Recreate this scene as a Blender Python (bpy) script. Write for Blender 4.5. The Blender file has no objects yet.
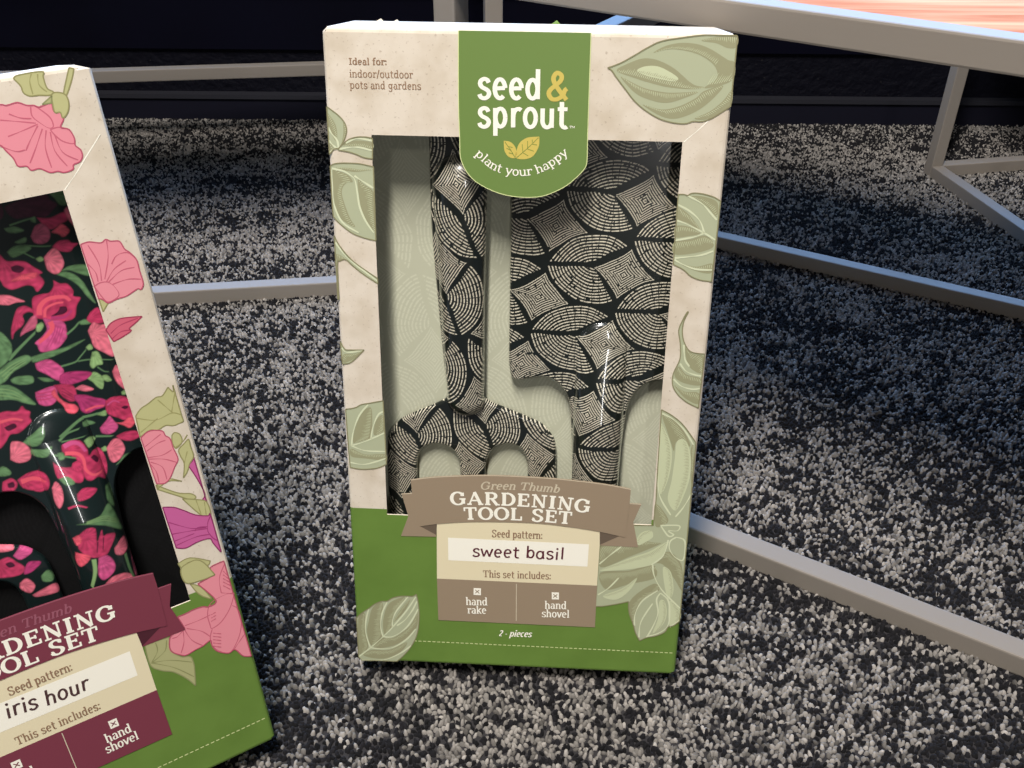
import bpy, bmesh, math, random
import numpy as np
from mathutils import Matrix, Vector
random.seed(7); RNG = np.random.default_rng(11)
SC = bpy.context.scene
COL = SC.collection
R = math.radians

# ------------------------------------------------------------------ data traced on the box faces, in millimetres
VIS = [(57.7, 394.3), (185.3, 376.3), (89.8, -22.0), (-48.0, 61.6)]
ART_A = [
 ('a','base',[(38.9,361.6),(45.0,364.0),(51.4,367.6),(57.7,371.4),(64.0,374.3),(73.5,376.0),(83.1,377.3),(90.8,377.4),(99.1,377.4),(99.5,376.8),(99.5,367.2),(99.5,357.2),(99.5,345.0),(95.0,341.7),(90.0,338.6),(86.1,337.4),(82.1,337.4),(78.2,336.2),(72.1,336.6),(65.3,338.4),(58.3,342.2),(52.7,346.6),(47.7,352.3),(43.4,357.3),(40.9,360.5)],(0,8,9,12)),
 ('a','shade',[(43.3,360.4),(48.3,363.7),(54.7,366.1),(60.0,366.2),(65.3,364.7),(70.8,362.0),(75.0,358.9),(78.5,356.1),(81.9,354.3),(85.9,353.6),(82.1,352.7),(76.8,352.6),(68.8,353.2),(62.1,354.5),(52.0,357.2)],()),
 ('a','shade',[(60.4,369.0),(66.1,372.2),(73.7,373.7),(81.6,373.1),(88.3,370.7),(95.8,366.5),(99.5,365.0),(99.5,357.8),(93.7,354.5),(86.0,353.2),(91.5,357.6),(91.0,362.0),(87.4,365.7),(80.6,369.0),(71.4,370.7),(65.5,370.3)],()),
 ('a','shade',[(45.4,357.7),(50.1,355.6),(57.6,352.5),(67.7,350.8),(76.9,351.0),(83.5,351.4),(77.1,348.4),(69.4,346.0),(62.7,346.5),(54.5,349.2),(48.9,353.6)],()),
 ('a','shade',[(56.8,344.8),(66.3,342.7),(74.8,344.5),(82.4,348.5),(86.1,351.8),(95.0,354.5),(90.4,348.0),(83.0,342.1),(74.0,338.6),(66.5,339.4)],()),
 ('a','shade',[(82.6,338.8),(89.6,342.2),(95.7,347.5),(99.5,352.7),(99.5,345.0),(93.1,340.3),(87.3,338.3)],()),
 ('a','shade',[(82.7,374.9),(91.5,376.9),(99.3,377.1),(99.5,372.2),(95.3,371.8),(89.9,373.8)],()),
 ('a','light',[(53.1,360.7),(56.9,362.7),(62.8,362.8),(68.2,360.7),(73.1,357.6),(71.2,356.0),(63.9,357.1),(57.2,358.6)],()),
 ('a','edge',[(38.9,361.6),(45.0,364.0),(51.4,367.6),(57.7,371.4),(64.0,374.3),(73.5,376.0),(83.1,377.3),(90.8,377.4),(99.1,377.4),(99.5,376.8),(99.5,367.2),(99.5,357.2),(99.5,345.0),(95.0,341.7),(90.0,338.6),(86.1,337.4),(82.1,337.4),(78.2,336.2),(72.1,336.6),(65.3,338.4),(58.3,342.2),(52.7,346.6),(47.7,352.3),(43.4,357.3),(40.9,360.5)],(0,8,9,12)),
 ('b','base',[(-99.5,340.6),(-97.2,339.0),(-93.8,336.4),(-91.2,333.4),(-90.1,330.0),(-91.0,326.1),(-93.0,322.2),(-94.9,320.0),(-97.1,319.8),(-99.5,317.0),(-99.5,322.8),(-99.5,331.7)],(0,7,9)),
 ('b','shade',[(-99.5,337.4),(-97.4,335.2),(-95.6,331.8),(-95.0,327.6),(-95.7,323.7),(-97.9,327.2),(-99.5,331.3)],()),
 ('b','shade',[(-91.6,333.4),(-90.4,330.0),(-91.2,326.1),(-92.9,323.0),(-91.8,328.1)],()),
 ('b','shade',[(-99.5,322.9),(-97.1,320.2),(-99.5,317.8)],()),
 ('b','vein',[(-99.5,330.6),(-97.8,327.5),(-95.2,324.1),(-94.7,320.2)],()),
 ('b','vein',[(-99.5,324.0),(-97.4,321.7),(-95.1,319.8)],()),
 ('b','vein',[(-99.5,317.8),(-97.1,319.8),(-94.7,320.1)],()),
 ('b','edge',[(-99.5,340.6),(-97.2,339.0),(-93.8,336.4),(-91.2,333.4),(-90.1,330.0),(-91.0,326.1),(-93.0,322.2),(-94.9,320.0),(-97.1,319.8),(-99.5,317.0),(-99.5,322.8),(-99.5,331.7)],(0,7,9)),
 ('c','base',[(-94.9,319.9),(-92.5,322.4),(-88.8,325.0),(-84.8,326.1),(-80.8,326.2),(-77.2,325.7),(-77.6,315.4),(-82.1,316.0),(-86.4,317.7),(-90.7,318.8),(-94.3,319.3)],(0,5,6)),
 ('c','shade',[(-93.4,321.8),(-88.9,323.9),(-84.1,324.4),(-77.3,323.4),(-77.4,320.3),(-81.9,321.1),(-88.2,321.4)],()),
 ('c','vein',[(-94.3,319.9),(-88.2,321.0),(-83.5,320.9),(-77.5,319.5)],()),
 ('c','vein',[(-90.9,323.1),(-86.0,325.1),(-81.7,325.2),(-77.3,324.3)],()),
 ('c','edge',[(-94.9,319.9),(-92.5,322.4),(-88.8,325.0),(-84.8,326.1),(-80.8,326.2),(-77.2,325.7),(-77.6,315.4),(-82.1,316.0),(-86.4,317.7),(-90.7,318.8),(-94.3,319.3)],(0,5,6)),
 ('d','base',[(-99.5,311.3),(-96.7,312.6),(-90.6,313.0),(-83.8,312.7),(-77.3,311.4),(-77.6,273.0),(-83.6,274.3),(-89.7,276.6),(-95.0,280.5),(-98.5,284.2),(-99.5,287.8)],(0,4,5)),
 ('d','shade',[(-98.5,308.8),(-94.5,308.5),(-90.2,306.6),(-88.3,303.4),(-91.6,302.9),(-94.3,297.6),(-91.1,285.6),(-88.2,280.1),(-92.5,281.8),(-96.6,285.4),(-98.2,289.1)],()),
 ('d','shade',[(-85.8,304.3),(-82.7,302.4),(-78.0,298.9),(-77.9,292.4),(-77.8,277.9),(-80.8,280.3),(-83.7,285.8),(-84.7,289.4)],()),
 ('d','shade',[(-96.8,310.4),(-90.8,310.5),(-84.0,309.9),(-77.5,310.1),(-82.4,309.1),(-88.1,308.6)],()),
 ('d','vein',[(-98.8,310.1),(-92.9,308.9),(-89.0,306.6),(-87.1,304.3),(-86.2,297.9),(-85.3,290.6),(-82.5,283.3),(-78.5,277.2)],()),
 ('d','vein',[(-87.3,306.6),(-82.7,303.6),(-77.8,300.5)],()),
 ('d','vein',[(-99.3,309.5),(-99.0,299.9),(-98.7,291.9),(-94.9,282.4),(-86.5,277.0)],()),
 ('d','edge',[(-99.5,311.3),(-96.7,312.6),(-90.6,313.0),(-83.8,312.7),(-77.3,311.4),(-77.6,273.0),(-83.6,274.3),(-89.7,276.6),(-95.0,280.5),(-98.5,284.2),(-99.5,287.8)],(0,4,5)),
 ('e','base',[(-99.5,275.1),(-97.4,270.4),(-92.8,264.2),(-87.4,259.3),(-77.5,252.5),(-77.4,249.5),(-84.5,254.2),(-89.9,258.5),(-94.1,262.3),(-97.3,261.5),(-98.7,259.6),(-98.9,240.1),(-99.5,240.1),(-99.5,257.6),(-99.5,267.2)],(0,4,5,11,12)),
 ('e','shade',[(-99.0,265.3),(-94.7,262.9),(-98.6,261.5)],()),
 ('e','vein',[(-99.2,271.6),(-94.0,264.2),(-88.0,258.9),(-77.6,251.0)],()),
 ('e','edge',[(-99.5,275.1),(-97.4,270.4),(-92.8,264.2),(-87.4,259.3),(-77.5,252.5),(-77.4,249.5),(-84.5,254.2),(-89.9,258.5),(-94.1,262.3),(-97.3,261.5),(-98.7,259.6),(-98.9,240.1),(-99.5,240.1),(-99.5,257.6),(-99.5,267.2)],(0,4,5,11,12)),
 ('f','base',[(-99.5,216.1),(-97.4,211.6),(-93.7,211.2),(-86.6,211.4),(-90.6,207.3),(-94.6,203.6),(-99.0,202.6),(-99.4,209.3)],(0,3,6)),
 ('f','shade',[(-98.2,208.2),(-92.7,208.9),(-87.2,211.2),(-91.7,206.6),(-98.4,203.3)],()),
 ('f','vein',[(-99.0,212.2),(-95.9,209.6),(-87.2,211.3)],()),
 ('f','edge',[(-99.5,216.1),(-97.4,211.6),(-93.7,211.2),(-86.6,211.4),(-90.6,207.3),(-94.6,203.6),(-99.0,202.6),(-99.4,209.3)],(0,3,6)),
 ('g','base',[(-98.8,175.2),(-93.2,176.4),(-89.8,178.4),(-85.3,179.4),(-77.2,181.3),(-76.8,141.2),(-82.5,138.4),(-91.7,137.3),(-98.0,138.3),(-98.4,151.6)],(0,4,5,8)),
 ('g','shade',[(-94.5,161.7),(-90.6,171.7),(-86.0,176.7),(-83.8,174.4),(-85.1,158.4),(-90.3,155.7),(-95.4,154.2)],()),
 ('g','shade',[(-96.7,150.4),(-89.0,147.0),(-77.4,147.5),(-77.5,143.7),(-89.1,144.4),(-97.0,145.4)],()),
 ('g','shade',[(-83.3,159.7),(-81.9,168.4),(-77.8,172.2),(-77.6,162.4)],()),
 ('g','vein',[(-96.9,152.3),(-90.9,154.4),(-85.1,157.1),(-77.3,161.2)],()),
 ('g','vein',[(-96.6,152.3),(-95.0,161.7),(-91.2,171.6),(-85.9,178.5)],()),
 ('g','vein',[(-85.1,157.1),(-83.7,164.6),(-80.6,172.1),(-77.5,174.6)],()),
 ('g','vein',[(-96.6,152.3),(-88.9,149.5),(-77.2,149.3)],()),
 ('g','vein',[(-97.8,141.5),(-89.2,140.6),(-77.1,144.9)],()),
 ('g','edge',[(-98.8,175.2),(-93.2,176.4),(-89.8,178.4),(-85.3,179.4),(-77.2,181.3),(-76.8,141.2),(-82.5,138.4),(-91.7,137.3),(-98.0,138.3),(-98.4,151.6)],(0,4,5,8)),
 ('h','base',[(77.7,301.3),(80.5,301.4),(82.5,300.8),(84.7,302.1),(89.4,302.0),(95.1,300.6),(99.2,298.5),(98.6,256.1),(92.7,256.8),(87.7,258.7),(83.7,262.0),(78.1,264.8)],(0,2,6,7,11)),
 ('h','shade',[(77.9,294.7),(83.3,291.7),(88.5,286.1),(90.4,282.9),(83.7,286.8),(78.0,288.7)],()),
 ('h','shade',[(83.3,300.5),(90.4,300.6),(97.7,297.7),(98.0,290.4),(93.2,295.1),(87.4,299.0)],()),
 ('h','shade',[(77.8,285.0),(84.6,284.8),(90.5,281.7),(84.3,279.9),(77.9,279.3)],()),
 ('h','shade',[(77.7,276.8),(86.0,278.3),(92.6,280.5),(97.3,277.4),(97.2,274.1),(89.8,271.4),(78.2,270.2)],()),
 ('h','shade',[(82.3,264.9),(90.5,263.9),(97.9,265.8),(98.0,260.7),(90.7,261.4)],()),
 ('h','vein',[(77.6,288.1),(82.9,286.4),(92.5,281.8),(98.4,278.4)],()),
 ('h','vein',[(92.5,281.8),(89.9,287.8),(84.8,292.5),(77.7,296.3)],()),
 ('h','vein',[(92.5,281.8),(87.5,279.6),(77.9,277.5)],()),
 ('h','vein',[(78.0,268.1),(86.8,269.2),(92.3,270.2),(98.0,272.5)],()),
 ('h','vein',[(82.5,300.8),(89.9,297.0),(94.2,292.8),(98.2,288.8)],()),
 ('h','vein',[(78.0,267.7),(82.2,265.3),(89.8,262.6),(98.3,262.4)],()),
 ('h','edge',[(77.7,301.3),(80.5,301.4),(82.5,300.8),(84.7,302.1),(89.4,302.0),(95.1,300.6),(99.2,298.5),(98.6,256.1),(92.7,256.8),(87.7,258.7),(83.7,262.0),(78.1,264.8)],(0,2,6,7,11)),
 ('i','base',[(88.1,239.1),(86.1,233.8),(85.8,227.6),(87.5,221.4),(91.3,216.6),(98.7,215.5),(98.2,183.6),(91.2,187.1),(85.7,192.0),(82.9,197.5),(83.0,204.0),(85.8,212.3),(85.2,221.3),(83.8,228.4),(85.2,233.8),(87.3,238.7)],(0,5,6)),
 ('i','shade',[(88.1,219.6),(92.2,215.3),(98.2,214.1),(98.2,204.6),(93.0,206.2),(89.7,210.7)],()),
 ('i','shade',[(83.5,204.0),(85.7,207.8),(89.9,203.3),(97.7,201.3),(97.9,197.1),(90.3,197.8),(85.0,200.4)],()),
 ('i','shade',[(84.1,196.6),(89.9,193.1),(97.6,192.5),(97.8,185.9),(90.2,189.4)],()),
 ('i','vein',[(86.0,209.6),(89.7,205.2),(95.0,203.1),(98.4,202.7)],()),
 ('i','vein',[(83.3,200.3),(87.9,196.3),(94.0,194.7),(98.0,195.3)],()),
 ('i','vein',[(87.2,220.5),(88.4,212.4),(91.2,208.0)],()),
 ('i','edge',[(88.1,239.1),(86.1,233.8),(85.8,227.6),(87.5,221.4),(91.3,216.6),(98.7,215.5),(98.2,183.6),(91.2,187.1),(85.7,192.0),(82.9,197.5),(83.0,204.0),(85.8,212.3),(85.2,221.3),(83.8,228.4),(85.2,233.8),(87.3,238.7)],(0,5,6)),
 ('j','base',[(78.1,181.8),(84.4,178.3),(90.9,172.8),(98.7,162.4),(99.5,41.2),(96.1,37.6),(93.0,36.4),(91.0,32.4),(85.6,29.2),(80.9,28.0),(76.3,25.3),(73.6,30.5),(71.6,37.2),(68.6,45.7),(67.8,53.8),(60.4,51.5),(52.6,49.6),(47.9,49.2),(48.5,91.8),(67.1,107.3),(78.9,107.6),(79.2,124.9),(78.7,145.2),(78.3,166.9)],(0,3,4,10,14,17,18,19,20,21)),
 ('j','shade',[(78.7,179.0),(84.6,175.9),(91.2,169.4),(95.9,159.8),(88.2,162.5),(87.0,156.5),(85.0,161.3),(82.1,169.0)],()),
 ('j','shade',[(96.2,155.9),(97.6,159.9),(99.4,134.0),(97.4,142.0)],()),
 ('j','shade',[(79.0,122.3),(87.2,112.3),(84.5,107.8),(80.0,107.6)],()),
 ('j','shade',[(48.9,92.7),(62.6,93.8),(67.7,98.1),(79.3,96.0),(83.9,95.3),(66.2,85.4),(49.7,77.3)],()),
 ('j','shade',[(49.8,73.6),(66.8,75.9),(80.4,80.7),(82.6,71.6),(67.4,66.2),(53.6,61.7)],()),
 ('j','shade',[(81.8,82.6),(88.9,90.2),(97.3,81.5),(99.5,63.2),(93.4,72.2),(86.5,81.0)],()),
 ('j','shade',[(68.2,53.3),(81.4,67.1),(85.6,62.7),(76.0,54.7),(72.3,44.9),(72.0,36.3)],()),
 ('j','light',[(78.0,171.8),(81.7,168.0),(85.2,159.4),(86.2,149.5),(84.9,137.4),(81.6,128.6),(79.3,139.2)],()),
 ('j','light',[(88.2,162.5),(92.5,163.6),(96.2,155.9),(97.4,142.0),(95.3,129.8),(90.9,118.2),(85.9,125.2),(87.1,137.5),(87.8,151.6)],()),
 ('j','light',[(49.4,75.0),(58.8,80.5),(68.5,85.6),(77.5,89.6),(84.0,94.4),(87.7,96.4),(86.1,87.3),(81.9,81.7),(74.4,78.6),(62.9,76.1)],()),
 ('j','light',[(70.0,98.2),(72.8,102.8),(78.0,103.9),(79.1,99.6),(74.7,95.8),(71.1,93.8)],()),
 ('j','light',[(86.7,79.2),(91.6,75.8),(94.1,62.9),(91.5,56.4),(88.3,67.3)],()),
 ('j','light',[(52.2,57.0),(63.7,63.2),(71.8,71.1),(67.7,61.5),(60.2,54.7)],()),
 ('j','light',[(86.2,54.3),(89.2,55.4),(91.4,46.9),(89.7,38.2),(83.9,31.1),(86.3,41.9)],()),
 ('j','light',[(92.4,55.5),(99.1,49.3),(99.5,41.6),(93.7,37.4)],()),
 ('j','vein',[(78.6,141.2),(81.2,127.1),(88.4,115.0)],()),
 ('j','vein',[(78.7,179.5),(85.4,175.9),(92.0,169.4),(97.5,160.9)],()),
 ('j','vein',[(99.3,129.9),(95.2,120.5),(91.2,114.0)],()),
 ('j','vein',[(48.8,79.6),(55.4,86.7),(61.2,92.4)],()),
 ('j','vein',[(83.0,107.7),(93.6,108.2),(93.1,104.7),(87.8,104.4),(91.0,101.9),(88.1,100.9),(83.4,107.3)],()),
 ('j','vein',[(92.7,100.2),(89.5,97.4),(89.5,92.0),(93.0,86.8),(97.8,84.7),(98.7,92.5),(97.4,98.7),(92.7,100.2)],()),
 ('j','vein',[(80.4,80.7),(81.7,73.4),(86.2,64.4),(93.1,56.5),(99.5,50.2)],()),
 ('j','vein',[(49.1,57.7),(55.1,62.8),(60.9,70.5)],()),
 ('j','vein',[(88.3,98.2),(86.1,87.3),(79.6,80.6)],()),
 ('j','vein',[(72.4,36.3),(72.3,44.9),(76.0,54.7),(84.8,62.6)],()),
 ('j','vein',[(75.7,27.7),(76.2,39.4),(82.3,53.1)],()),
 ('j','vein',[(80.9,29.0),(84.2,37.9),(86.0,46.6),(84.5,56.1),(86.5,60.9)],()),
 ('j','vein',[(80.1,28.4),(87.1,31.3),(92.2,36.4),(93.2,44.2),(91.6,55.5),(86.5,60.9)],()),
 ('j','vein',[(93.8,36.5),(99.5,41.6)],()),
 ('j','edge',[(78.1,181.8),(84.4,178.3),(90.9,172.8),(98.7,162.4),(99.5,41.2),(96.1,37.6),(93.0,36.4),(91.0,32.4),(85.6,29.2),(80.9,28.0),(76.3,25.3),(73.6,30.5),(71.6,37.2),(68.6,45.7),(67.8,53.8),(60.4,51.5),(52.6,49.6),(47.9,49.2),(48.5,91.8),(67.1,107.3),(78.9,107.6),(79.2,124.9),(78.7,145.2),(78.3,166.9)],(0,3,4,10,14,17,18,19,20,21)),
 ('k','base',[(-99.5,32.9),(-95.4,37.1),(-91.5,40.2),(-87.6,43.7),(-83.3,46.0),(-79.9,46.3),(-76.4,48.8),(-71.6,50.3),(-66.8,50.7),(-64.0,50.7),(-61.6,52.4),(-60.7,47.2),(-60.1,39.0),(-60.8,28.2),(-62.7,19.7),(-66.4,11.8),(-70.8,5.6),(-75.2,0.8),(-97.9,0.5),(-99.5,3.0)],(0,10,17,18,19)),
 ('k','shade',[(-91.9,30.7),(-89.1,40.8),(-82.7,44.8),(-84.4,26.9),(-83.6,20.2),(-91.0,12.1),(-93.3,22.2)],()),
 ('k','shade',[(-82.9,31.2),(-79.3,43.7),(-71.6,49.1),(-68.9,48.4),(-76.2,34.0),(-77.5,27.3),(-82.2,21.1)],()),
 ('k','shade',[(-76.3,30.7),(-71.9,40.0),(-65.4,48.6),(-69.1,39.4)],()),
 ('k','shade',[(-89.6,10.5),(-82.3,19.4),(-76.7,18.9),(-66.0,28.7),(-61.2,39.8),(-61.8,28.1),(-68.3,19.4),(-77.6,12.5)],()),
 ('k','shade',[(-96.3,4.1),(-91.1,8.7),(-79.8,9.3),(-68.4,16.0),(-72.8,8.0),(-84.3,2.2)],()),
 ('k','shade',[(-98.5,31.1),(-94.1,36.4),(-94.7,23.0),(-93.1,11.2),(-99.0,4.8)],()),
 ('k','vein',[(-99.5,3.0),(-91.7,10.4),(-83.3,19.4),(-77.1,26.9),(-67.7,40.3),(-62.0,50.4)],()),
 ('k','vein',[(-91.7,10.4),(-94.1,21.3),(-93.7,30.6),(-91.5,39.8)],()),
 ('k','vein',[(-83.3,19.4),(-84.6,26.9),(-83.3,36.9),(-79.9,45.4)],()),
 ('k','vein',[(-77.1,26.9),(-76.9,32.3),(-73.9,39.9),(-66.8,50.1)],()),
 ('k','vein',[(-91.7,10.4),(-83.3,10.0),(-76.2,12.1),(-68.3,18.5),(-62.6,26.4)],()),
 ('k','vein',[(-83.3,19.4),(-77.4,19.7),(-70.2,25.2),(-65.2,32.1),(-60.8,41.4)],()),
 ('k','vein',[(-74.3,28.3),(-69.3,32.7),(-64.3,40.4),(-61.4,47.2)],()),
 ('k','vein',[(-97.9,0.5),(-83.6,1.4),(-72.9,7.2),(-65.7,13.6)],()),
 ('k','edge',[(-99.5,32.9),(-95.4,37.1),(-91.5,40.2),(-87.6,43.7),(-83.3,46.0),(-79.9,46.3),(-76.4,48.8),(-71.6,50.3),(-66.8,50.7),(-64.0,50.7),(-61.6,52.4),(-60.7,47.2),(-60.1,39.0),(-60.8,28.2),(-62.7,19.7),(-66.4,11.8),(-70.8,5.6),(-75.2,0.8),(-97.9,0.5),(-99.5,3.0)],(0,10,17,18,19)),
]
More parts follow.
